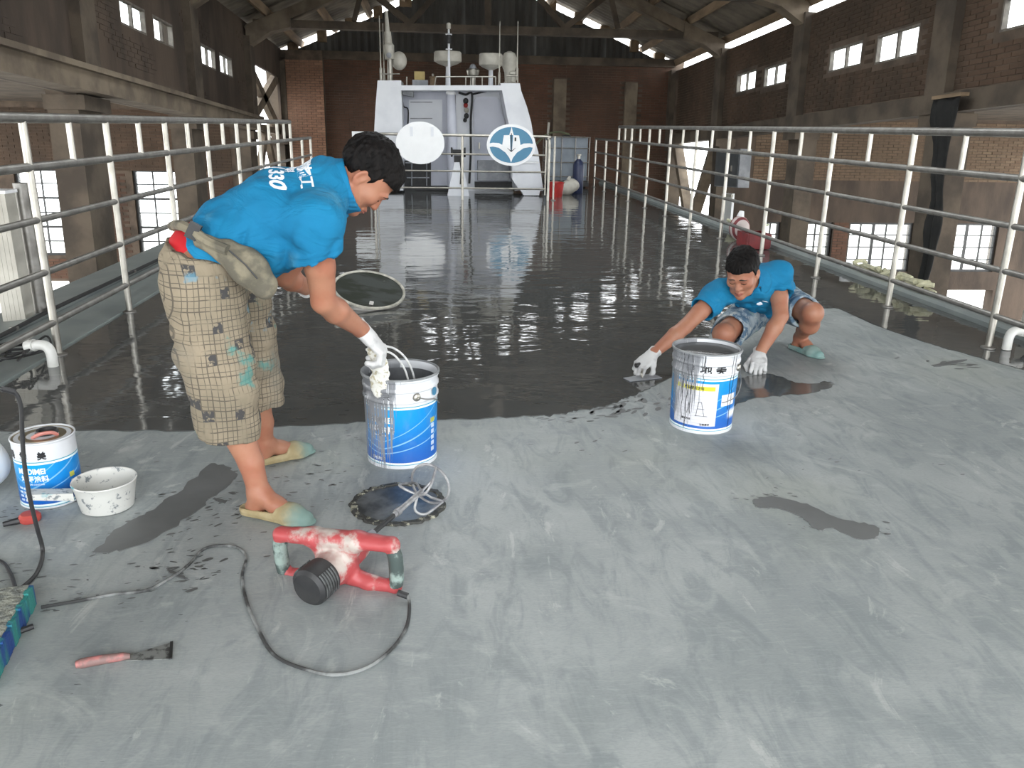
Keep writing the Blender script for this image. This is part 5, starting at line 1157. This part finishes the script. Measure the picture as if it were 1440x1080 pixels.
def glove(name, parent, origin, wrist, R, sc=1.0, curl=(1.0,)*4, thumb=.5, spread=.0, cuff=None):
    """gloved hand: R columns = (towards the thumb side, along the fingers, out of the back of the hand)"""
    W = np.array(wrist, float); T = lambda p: W+R@(np.array(p, float)*sc)
    pts = [W]; S = SDF(W-.19*sc, W+.19*sc, .0027)
    S.limb([T((0, -.035, 0)), T((0, .0, 0)), T((0, .02, 0))], [.034*sc, .030*sc, .030*sc], .01, (R[:, 2], .80))
    S.ell(T((0, .052, 0)), np.array((.043, .050, .0185))*sc, R, .02); S.ell(T((.022, .028, -.008)), np.array((.020, .028, .017))*sc, R, .018)
    lens = [(.040, .026, .021), (.044, .029, .022), (.041, .027, .021), (.033, .021, .019)]
    for i, L in enumerate(lens):
        x0 = .031-.0205*i; y0 = (.088, .093, .089, .080)[i]; p = np.array([x0, y0-.018, .0]); q = np.array([x0, y0, .002]); a = 0.; ch = [p, q]; side = (1.5-i)*spread
        for j, l in enumerate(L):
            a += curl[min(i, len(curl)-1)]*(.75, .95, .65)[j]; q = q+l*np.array([math.sin(side)*math.cos(a), math.cos(a)*math.cos(side), -math.sin(a)]); ch.append(q)
        S.limb([T(c_) for c_ in ch], [r*sc for r in (.0095, .0105, .0098, .0092, .0082)], .005)
    a = thumb; ch = [np.array([.026, .018, -.006]), np.array([.044, .040, -.012]), np.array([.044+.022*math.cos(a), .066, -.018-.02*math.sin(a)]), np.array([.044+.020*math.cos(a)-.012*math.sin(a), .088, -.026-.036*math.sin(a)])]
    S.limb([T(c_) for c_ in ch], [r*sc for r in (.014, .0125, .0112, .0095)], .01)
    S.cut(T((0, -.036, 0)), -R[:, 1]); S.wrinkle(lambda P: .0011*vnoise(P*70, 5))
    g = S.build(name, M['glove'], parent, origin, 1); return g
def slipper(name, parent, origin, foot, R, material, open_heel=True):
    F0 = np.array(foot, float); S = SDF(F0-.2, F0+.2, .004); T = lambda p: F0+R@np.array(p, float)
    # sole
    S.limb([T((0, -.075, .009)), T((.004, .02, .009)), T((.006, .10, .009)), T((.003, .145, .009))], [.036, .036, .046, .034], .01, (R[:, 2], .24))
    # upper over the toes
    U = SDF(F0-.2, F0+.2, .004)
    U.limb([T((.002, .03, .032)), T((.005, .09, .026)), T((.004, .135, .018))], [.042, .045, .034], .02, (R[:, 2], .85)); U.cut(T((0, .035, .03)), R@np.array([0, -1, .55]))
    V = SDF(F0-.2, F0+.2, .004); V.limb([T((0, -.075, .022)), T((.004, .05, .022))], [.038, .042], .01, (R[:, 2], .6)); V.limb([T((0, -.08, .045)), T((0, .10, .048))], [.032, .036], .0, None, 'sub')
    S.D = np.minimum(np.minimum(S.D, U.D), V.D); S.cut(T((0, 0, .001)), (0, 0, -1))
    o = S.build(name, material, parent, (0, 0, 0), 1)
    me = o.data; mw_ = np.eye(4); mw_[:3, :3] = R; mw_[:3, 3] = F0
    me.transform(Matrix(mw_.tolist()).inverted()); mo = mw_.copy(); mo[:3, 3] = F0-np.array(origin); o.matrix_local = Matrix(mo.tolist())
    return o
def foot(S, ankle, F0, R, k=.02):
    T = lambda p: np.array(F0)+R@np.array(p, float)
    S.limb([ankle, T((0, -.045, .045)), T((0, -.062, .032))], [.036, .034, .028], k); S.limb([ankle, T((.002, .03, .052)), T((.005, .09, .032)), T((.004, .13, .024))], [.034, .033, .026, .018], .02, (R[:, 2], .9))
from mathutils.bvhtree import BVHTree
def bbox(pts, m): P = np.array(pts); return P.min(0)-m, P.max(0)+m
def drape(shirt, Vt, F, base, ex, ey, n, name, material, parent, origin, lift=.0012):
    me = shirt.data; bv = BVHTree.FromPolygons([tuple(v.co) for v in me.vertices], [tuple(p.vertices) for p in me.polygons]); P = []
    for x, y, e in Vt:
        p = np.array(base)-origin+ex*x+ey*y+n*.25; h = bv.ray_cast(Vector(p), Vector(-n), .6)
        P.append(np.array(h[0])+n*(lift+e*.6) if h[0] is not None else None)
    F = [f for f in F if all(P[i] is not None for i in f)]; P = [q if q is not None else np.zeros(3) for q in P]
    if F: return MB().add(P, F).build(name, material, parent)
# ------------------------------------------------------------------ standing worker, bent over the bucket
pel = Y(300, 365, 2.80); wai = Y(332, 330, 2.80); che = Y(400, 296, 2.80); nkb = Y(468, 262, 2.81)
Rs, Ls = Y(443, 312, 2.63), Y(466, 278, 2.98); Re, Rw = Y(455, 424, 2.72), Y(507, 463, 2.90); Le, Lw = Y(400, 388, 3.06), Y(430, 404, 3.24)
Rh, Lh = pel+(.01, -.105, -.01), pel+(.02, .11, -.01); Rk, Lk = Y(325, 545, 2.62), Y(364, 520, 2.98); Ra, La = Y(357, 692, 2.57), Y(374, 634, 3.06)
OA = np.array([-.66, 2.8, 0.])
hu, hf = nrm_((.84, .02, .53)), nrm_((.53, .12, -.84)); HR = frame(hu, hf); HC = Y(513, 247, 2.815)
fR = G(345, 721); fRd = nrm_(G(437, 737)-fR); fL = G(352, 657); fLd = nrm_(G(428, 638)-fL)
FR_, FL_ = frame((0, 0, 1), fRd), frame((0, 0, 1), fLd); FRo, FLo = fR+fRd*.098, fL+fLd*.098
Ra = FRo+FR_@np.array([0, -.035, .085]); La = FLo+FL_@np.array([0, -.035, .085])
lo, hi = bbox([pel, nkb, Rs, Ls, Re, Rw, Le, Lw, Ra, La, HC, FRo, FLo], .17); lo[2] = -.012
S = SDF(lo, hi, .0042)
S.limb([pel, wai, che, nkb], [.115, .10, .112, .075], .03, ((0, 1, 0), 1.42)); S.ell(pel+(-.03, 0, -.02), (.12, .165, .12), None, .04)
S.limb([Rs, Rs*.45+Re*.55, Re], [.058, .049, .041], .03); S.limb([Re, Re*.68+Rw*.32, Rw, Rw+(Rw-Re)*.12], [.041, .044, .029, .027], .012)
S.limb([Ls, Le], [.056, .040], .03); S.limb([Le, Le*.68+Lw*.32, Lw, Lw+(Lw-Le)*.2], [.040, .043, .029, .027], .012)
S.limb([nkb, Rs], [.07, .058], .03); S.limb([nkb, Ls], [.07, .056], .03)
for h_, k_, a_ in ((Rh, Rk, Ra), (Lh, Lk, La)):
    S.limb([h_, k_], [.088, .058], .03); cal = k_*.66+a_*.34+np.array([-.022, 0, 0]); S.limb([k_, cal, k_*.3+a_*.7, a_], [.054, .056, .041, .035], .02)
S.ell(Rk+(.02, 0, 0), (.045, .045, .05), None, .02); S.ell(Lk+(.02, 0, 0), (.045, .045, .05), None, .02)
foot(S, Ra, FRo, FR_); foot(S, La, FLo, FL_)
TH = head(S, HC, HR, 1.0); S.limb([nkb+(-.03, 0, -.01), HC-HR[:, 2]*.062-HR[:, 1]*.022], [.068, .056], .02)
S.cut((0, 0, .004), (0, 0, -1))
PA = S.build('person', M['skin_a'], None, OA, 1); PA.location = OA; PA['label'] = 'standing man in blue polo and check shorts bent over lifting a bucket handle'; PA['category'] = 'person'
face_bits(TH, HR, PA, OA, PA.data)
hair_for(HC-.165, HC+.165, HC, HR, 1.0, 'hair', PA, OA, 11)
glove('glove', PA, OA, Rw+nrm_(Rw-Re)*.022, np.stack([(-np.cross(nrm_((.62, .1, -.75)), nrm_((.76, -.1, .62)))), nrm_((.62, .1, -.75)), nrm_((.76, -.1, .62))], 1), 1.16, (1.15, 1.15, 1.15, 1.1), .9)
d_ = nrm_(Lw-Le); glove('glove', PA, OA, Lw+d_*.03, frame((0.2, -.2, .95), d_)*np.array([-1, 1, 1]), 1.0, (.6,)*4, .5)
# polo shirt
sp = nrm_(nkb-wai)
hem = Y(306, 362, 2.8)
lo, hi = bbox([pel, nkb, Rs, Ls, Y(443, 358, 2.66), Ls*.6+Le*.4, HC], .2)
S = SDF(lo, hi, .0052)
S.limb([pel, wai+(0, 0, -.005), che+(0, 0, -.012), nkb+(-.035, 0, -.022)], [.140, .134, .150, .092], .04, ((0, 1, 0), 1.36))
S.ell(Y(392, 338, 2.78), (.135, .165, .10), np.array(Matrix.Rotation(-.5, 3, 'Y')), .05)         # cloth hanging from the chest
S.limb([nkb+(-.02, 0, -.01), Rs], [.088, .080], .04); S.limb([nkb+(-.02, 0, -.01), Ls], [.088, .078], .04)
sl0, sl1 = Rs+(0, 0, .0), Y(443, 361, 2.66); tl0, tl1 = Ls, Ls*.55+Le*.45
def sleeve(S, a, b, r0, r1, ri, nrm=None, k=.035):
    T = S.piece(); d = b-a; T.limb([a, b+d*.3], [r0, r1], 0); T.cut(b, nrm_(d) if nrm is None else nrm); T.limb([b-d*.14, b+d*.5], [ri, ri+.004], .004, None, 'sub'); S.join(T, k)
sleeve(S, sl0, sl1, .084, .080, .068, nrm_(sl1-sl0)+np.array([.42, 0, -.1])); sleeve(S, tl0, tl1, .080, .076, .063)
S.cut(hem, -sp)
A_ = np.stack([sp, np.array([0, 1., 0]), np.cross(sp, (0, 1., 0))], 1)
def folds(P):
    q = (P-che)@A_; d = .008*vnoise(np.stack([q[:, 0]*9+q[:, 1]*5, q[:, 1]*16, q[:, 2]*9], -1), 3)+.0035*vnoise(np.stack([q[:, 0]*26, q[:, 1]*34, q[:, 2]*20], -1), 8)
    l = P[:, 2] < che[2]-.03; w_ = np.clip((che[2]-P[:, 2])*6, 0, 1)
    return d-(.25+w_)*.017*np.abs(vnoise(np.stack([q[:, 0]*15-q[:, 2]*17, q[:, 1]*5, q[:, 2]*5+q[:, 0]*8], -1), 21))
S.wrinkle(folds)
SH = S.build('polo_shirt', M['shirt'], PA, OA, 1)
# collar
na = nrm_(HC-HR[:, 2]*.05-nkb); S = SDF(HC-.22, HC+.22, .0042)
c0 = Y(484, 262, 2.81); na = nrm_(np.array([.93, 0, .10])); S.limb([c0-na*.05, c0+na*.045], [.096, .086], 0); S.limb([c0-na*.09, c0+na*.09], [.088, .074], 0, None, 'sub')
S.cut(c0+na*.03, na+np.array([0, 0, .18])); S.wrinkle(lambda P: .002*vnoise(P*30, 4)); S.build('collar', M['shirt'], SH, OA, 1)
# lettering on the back
ex, ey = np.array([0, -1., 0]), nrm_(np.array([.93, 0, .36])); nn = np.cross(ex, ey)
for txt, sz, px, py, bd in (('8 330', .060, 385, 247, .0018), ('地坪施工', .052, 421, 238, .0012), ('地坪涂料', .03, 403, 232, .0006)):
    Vt, F = textmesh(txt, sz, .0006, bd); b0 = Y(px, py, 2.76 if sz > .03 else 2.79)+np.array([0, -.05 if txt[0] == '8' else -.005, 0]); drape(SH, Vt, F, b0, ex, ey, nn, 'white_lettering', M['letter_white'], SH, OA)
# shorts
lo, hi = bbox([pel, Y(328, 612, 2.62), Y(372, 570, 2.98)], .2); S = SDF(lo, hi, .0055)
S.ell(pel+(-.018, 0, -.045), (.128, .180, .135), None, .04); S.limb([pel+(.0, 0, .06), pel], [.128, .135], .03, ((0, 1, 0), 1.35))
k1, k2 = Y(326, 612, 2.62), Y(368, 570, 2.98)
for ch, rr, k_, nr, ri in (([Rh+(-.02, 0, -.03), Rh*.5+k1*.5+(-.012, 0, 0), k1+(0, 0, -.05)], [.128, .112, .098], k1, (-.05, 0, -1), .084), ([Lh+(-.01, 0, -.03), Lh*.5+k2*.5, k2+(0, 0, -.05)], [.122, .104, .085], k2, (.1, 0, -1), .071)):
    T = S.piece(); T.limb(ch, rr, .02); T.cut(k_, nr); T.limb([k_+(0, 0, .03), k_+(0, 0, -.08)], [ri, ri+.005], 0, None, 'sub'); S.join(T, .04)
S.cut(Y(262, 342, 2.8), nrm_(np.array([.30, 0, 1.])))
def sfold(P): return .009*vnoise(np.stack([P[:, 0]*14+P[:, 2]*4, P[:, 1]*14, P[:, 2]*6], -1), 31)-.020*np.abs(vnoise(np.stack([P[:, 0]*11-P[:, 2]*9, P[:, 1]*8, P[:, 2]*9], -1), 44))
S.wrinkle(sfold); SHO = S.build('check_shorts', M['plaid'], PA, OA, 1)
pk = [Y(346, 478, 2.52), Y(356, 492, 2.51), Y(358, 512, 2.52), Y(352, 528, 2.54)]
S = SDF(pel-.25, pel+.25, .0055); S.ell(pel+(-.026, 0, .03), (.112, .165, .10), None, 0); S.cut(Y(250, 352, 2.8), nrm_((.0, 0, -1))); S.cut(Y(300, 352, 2.8), (1, 0, 0)); S.build('red_waistband', M['redcloth'], PA, OA, 1)
# waist bag with its strap
S = SDF(*bbox([Y(250, 318, 2.7), Y(383, 405, 2.6)], .12), .0048)
S.limb([Y(282, 338, 2.60), Y(318, 354, 2.585), Y(350, 378, 2.58), Y(370, 400, 2.59)], [.024, .040, .060, .044], .02, ((0, 1, 0), .72)); S.wrinkle(lambda P: .006*vnoise(P*22, 9))
bagp = S.build('waist_bag', M['bag'], PA, OA, 1)
stp = [Y(*q)-OA for q in ((243, 318, 2.82), (254, 317, 2.68), (270, 324, 2.605), (292, 340, 2.575), (320, 352, 2.55))]
MB().tube(spline(stp, 6), .017, 8).build('strap', M['bag'], bagp, True); MB().box(Y(272, 325, 2.588)-OA, (.035, .02, .05), np.array(Matrix.Rotation(.5, 3, 'Y'))).build('buckle', M['black'], bagp)
MB().tube([Y(*q)-OA for q in ((322, 352, 2.535), (345, 372, 2.53), (362, 392, 2.535))], .0025, 6).build('zip', M['dark_frame'], bagp, True)
slipper('slipper', PA, OA, FRo, FR_, M['slip_a']); slipper('slipper', PA, OA, FLo, FL_, M['slip_a'])
# rag hanging from his hand into the bucket
S = SDF(*bbox([Y(526, 492, 2.93), Y(540, 545, 2.96)], .12), .0042)
S.limb([Y(527, 490, 2.955), Y(533, 512, 2.955), Y(536, 545, 2.99)], [.028, .034, .042], .01, ((0.2, 1, 0), .32)); S.wrinkle(lambda P: .006*vnoise(P*40, 2)+.004*vnoise(P*90, 5))
nb = NB('spotted_rag'); f = nb.noise(55., 3); nb.fin(nb.mix(nb.ramp(f, .5, .62), (.70, .69, .64), (.42, .38, .26)), .9)
o_ = Y(533, 512, 2.955); t = thing('cleaning_rag', 'spotted pale rag hanging over the rim of the left bucket', 'rag', o_)
S.build('cloth', nb.m, t, o_, 1); MB().tube(spline([Y(*q)-o_ for q in ((516, 492, 2.96), (521, 490, 2.95), (530, 489, 2.945), (538, 491, 2.95))], 4), .007, 6).build('knot', nb.m, t, True)
# ------------------------------------------------------------------ squatting worker with trowel
pel = Y(1086, 428, 4.86); nkb = Y(1060, 396, 4.46); che = pel*.38+nkb*.62+np.array([0, 0, .02]); wai = pel*.72+nkb*.28+np.array([0, 0, .02])
Rs, Ls = Y(1010, 413, 4.44), Y(1093, 388, 4.54); Re, Rw = Y(964, 459, 4.33), Y(920, 496, 4.24); Le, Lw = Y(1098, 445, 4.38), Y(1070, 494, 4.29)
Rh, Lh = Y(1062, 434, 4.83), Y(1102, 424, 4.86); Rk, Lk = Y(1017, 470, 4.42), Y(1142, 441, 4.46)
OB = np.array([1.95, 4.62, 0.])
fL = G(1113, 490); fLd = nrm_(G(1152, 504)-fL); FL_ = frame((0, 0, 1), fLd); FLo = fL+fLd*.098; La = FLo+FL_@np.array([0, -.035, .088])
fR = np.array([1.80, 4.72, .0]); fRd = nrm_((-.45, -.9, 0)); FR_ = frame((0, -.2, 1), fRd+np.array([0, 0, -.28])); FRo = fR+fRd*.098; FRo[2] = .045; Ra = FRo+FR_@np.array([0, -.035, .088])
hf = nrm_((-.50, -.74, -.46)); hu = nrm_((-.30, -.34, .88)); HR = frame(hu, hf); HC = Y(1044, 384, 4.36); HS = 1.06
lo, hi = bbox([pel, nkb, Rs, Ls, Re, Rw, Le, Lw, Ra, La, HC, FRo, FLo, Rk, Lk], .17); lo[2] = -.012
S = SDF(lo, hi, .0045); lat = nrm_(Ls-Rs)
S.limb([pel, wai, che, nkb], [.110, .098, .110, .072], .03, (lat, 1.4)); S.ell(pel, (.16, .12, .12), None, .04)
S.limb([Rs, Rs*.45+Re*.55, Re], [.052, .048, .041], .03); S.limb([Re, Re*.68+Rw*.32, Rw, Rw+(Rw-Re)*.12], [.041, .044, .029, .027], .012)
S.limb([Ls, Ls*.45+Le*.55, Le], [.056, .049, .042], .03); S.limb([Le, Le*.68+Lw*.32, Lw, Lw+(Lw-Le)*.15], [.042, .045, .030, .027], .012)
S.limb([nkb+(0, .05, -.035), Rs+(0, .03, -.015)], [.052, .05], .03); S.limb([nkb, Ls], [.07, .057], .03)
for h_, k_, a_ in ((Rh, Rk, Ra), (Lh, Lk, La)):
    S.limb([h_, k_], [.086, .060], .03); b_ = nrm_(np.cross(np.cross(k_-h_, a_-k_), a_-k_)); S.limb([k_, k_*.66+a_*.34+b_*-.02, k_*.3+a_*.7, a_], [.057, .058, .043, .036], .02)
    S.ell(k_+(-.0, -.012, .008), (.056, .056, .058), None, .02)
foot(S, La, FLo, FL_); foot(S, Ra, FRo, FR_)
TH = head(S, HC, HR, HS); S.limb([nkb, HC-HR[:, 2]*.062-HR[:, 1]*.022], [.066, .055], .02)
S.cut((0, 0, .004), (0, 0, -1))
PB = S.build('person', M['skin_b'], None, OB, 1); PB.location = OB; PB['label'] = 'squatting man in blue polo and denim shorts trowelling the wet coating'; PB['category'] = 'person'
face_bits(TH, HR, PB, OB, PB.data)
hair_for(HC-.17, HC+.17, HC, HR, HS, 'hair', PB, OB, 17)
fy, bz = nrm_((-.70, -.42, -.50)), nrm_((-.28, -.42, .80)); bz = nrm_(bz-fy*(bz@fy)); glove('glove', PB, OB, Rw+nrm_(Rw-Re)*.02, np.stack([-np.cross(fy, bz), fy, bz], 1), 1.12, (1.05, 1.05, 1.1, 1.1), 1.0)
fy, bz = nrm_((-.30, -.80, -.38)), nrm_((-.15, -.45, .88)); bz = nrm_(bz-fy*(bz@fy)); glove('glove', PB, OB, Lw+nrm_(Lw-Le)*.018, np.stack([np.cross(fy, bz), fy, bz], 1), 1.08, (1.1, 1.1, 1.1, 1.1), .6, .12)
# shirt
lo, hi = bbox([pel, nkb, Rs, Ls, Rs*.5+Re*.5, Ls*.5+Le*.5, HC], .18); S = SDF(lo, hi, .005)
S.limb([pel*.9+nkb*.1, wai, che, nkb+(.0, .03, -.02)], [.120, .126, .132, .085], .04, (lat, 1.38))
S.limb([nkb+(0, .05, -.035), Rs+(0, .03, -.015)], [.075, .072], .04); S.limb([nkb+(0, .02, -.015), Ls], [.085, .078], .04)
r1 = Rs*.52+Re*.48; l1 = Ls*.56+Le*.44
sleeve(S, Rs+(0, .02, -.012), r1, .074, .074, .064); sleeve(S, Ls, l1, .080, .076, .064)
ft = nrm_(np.cross(lat, nkb-wai)); ft = ft if ft[1] < 0 else -ft
S.cut(pel+(nkb-pel)*.10, -(nkb-pel))
S.wrinkle(lambda P: .006*vnoise(P*np.array([16, 9, 9]), 5)-.017*np.abs(vnoise(np.stack([P[:, 0]*14+P[:, 2]*16, P[:, 1]*8, P[:, 2]*9-P[:, 0]*5], -1), 13)))
SHB = S.build('polo_shirt', M['shirt'], PB, OB, 1)
na = nrm_(HC-HR[:, 2]*.06-HR[:, 1]*.02-nkb); S = SDF(nkb-.2, nkb+.2, .0042); c0 = nkb+na*.045
S.limb([c0-na*.06, c0+na*.04], [.094, .082], 0); S.limb([c0-na*.09, c0+na*.09], [.084, .072], 0, None, 'sub'); S.cut(c0+na*.035, na); S.ell(c0+ft*.085, (.022, .05, .05), None, .006, 'sub'); S.build('collar', M['shirt'], SHB, OB, 1)
# small white chest emblem and two buttons
bv = BVHTree.FromPolygons([tuple(v.co) for v in SHB.data.vertices], [tuple(p.vertices) for p in SHB.data.polygons])
def onshirt(px, py):
    q = nrm_(ray(px, py)); h = bv.ray_cast(Vector(np.array([0, 0, CAM_H])-OB), Vector(q)); return (np.array(h[0]), np.array(h[1])) if h[0] is not None else (None, None)
p, n_ = onshirt(1069, 427)
if p is not None:
    Q = frame(n_, np.array([0, 0, 1.])); MB().ball(p, (.026, .011, .003), Q, 18, 8).build('chest_emblem', M['letter_white'], SHB, True)
    p2, n2 = onshirt(1076, 424)
    if p2 is not None: MB().ball(p2, (.022, .004, .0025), frame(n2, np.array([.3, 0, 1.])), 14, 6).build('chest_emblem', M['letter_white'], SHB, True)
for q in ((1041, 434), (1040, 442)):
    p, n_ = onshirt(*q)
    if p is not None: MB().ball(p, (.006, .006, .003), frame(n_, np.array([0, 0, 1.])), 10, 6).build('button', M['letter_white'], SHB, True)
# shorts
S = SDF(*bbox([pel, Rk, Lk], .2), .0055); S.ell(pel+(0, .01, .0), (.175, .135, .125), None, .04); S.limb([wai, pel], [.118, .128], .03, (lat, 1.35)); S.cut(wai, nkb-wai)
k1, k2 = Rh*.16+Rk*.84, Lh*.24+Lk*.76
for h_, k_, r in ((Rh, k1, .098), (Lh, k2, .094)):
    d_ = nrm_(k_-h_); T = S.piece(); T.limb([h_, k_+(0, 0, -.012)+d_*.03], [.112, r], 0); T.cut(k_, d_+np.array([0, 0, .25])); T.limb([k_-d_*.02+(0, 0, -.008), k_+d_*.1+(0, 0, -.008)], [r-.013, r-.008], 0, None, 'sub'); S.join(T, .04)
S.cut((0, 0, .012), (0, 0, -1)); S.wrinkle(lambda P: .006*vnoise(P*18, 3)-.008*np.abs(vnoise(P*np.array([14, 9, 14]), 7)))
S.build('denim_shorts', M['denim'], PB, OB, 1)
slipper('slipper', PB, OB, FLo, FL_, M['slip_b']); slipper('slipper', PB, OB, FRo, FR_, M['slip_b'])
# trowel in his right hand
c = G(903, 533); t = thing('plastering_trowel', 'small dark trowel pressed into the wet coating by the squatting man', 'trowel', (c[0], c[1], .006), .35)
MB().prism([(-.10, -.035, 0), (.10, -.045, 0), (.10, .045, 0), (-.10, .035, 0)], (0, 0, .003)).build('blade', M['grey_metal'], t); hd_ = Rw+nrm_((-.70, -.42, -.50))*.085+np.array([0, 0, -.008])
l_ = np.array(Matrix.Rotation(-.35, 3, 'Z'))@(hd_-np.array([c[0], c[1], .006]))
MB().tube(spline([(.0, 0, .003), (.0, .01, .03), l_+(.0, .0, -.012)], 4), .006, 8).build('tang', M['steel'], t, True); MB().tube([l_+(-.055, 0, -.004), l_+(0, 0, 0), l_+(.055, 0, .004)], [.013, .015, .012], 12).build('handle', M['dark_frame'], t, True)
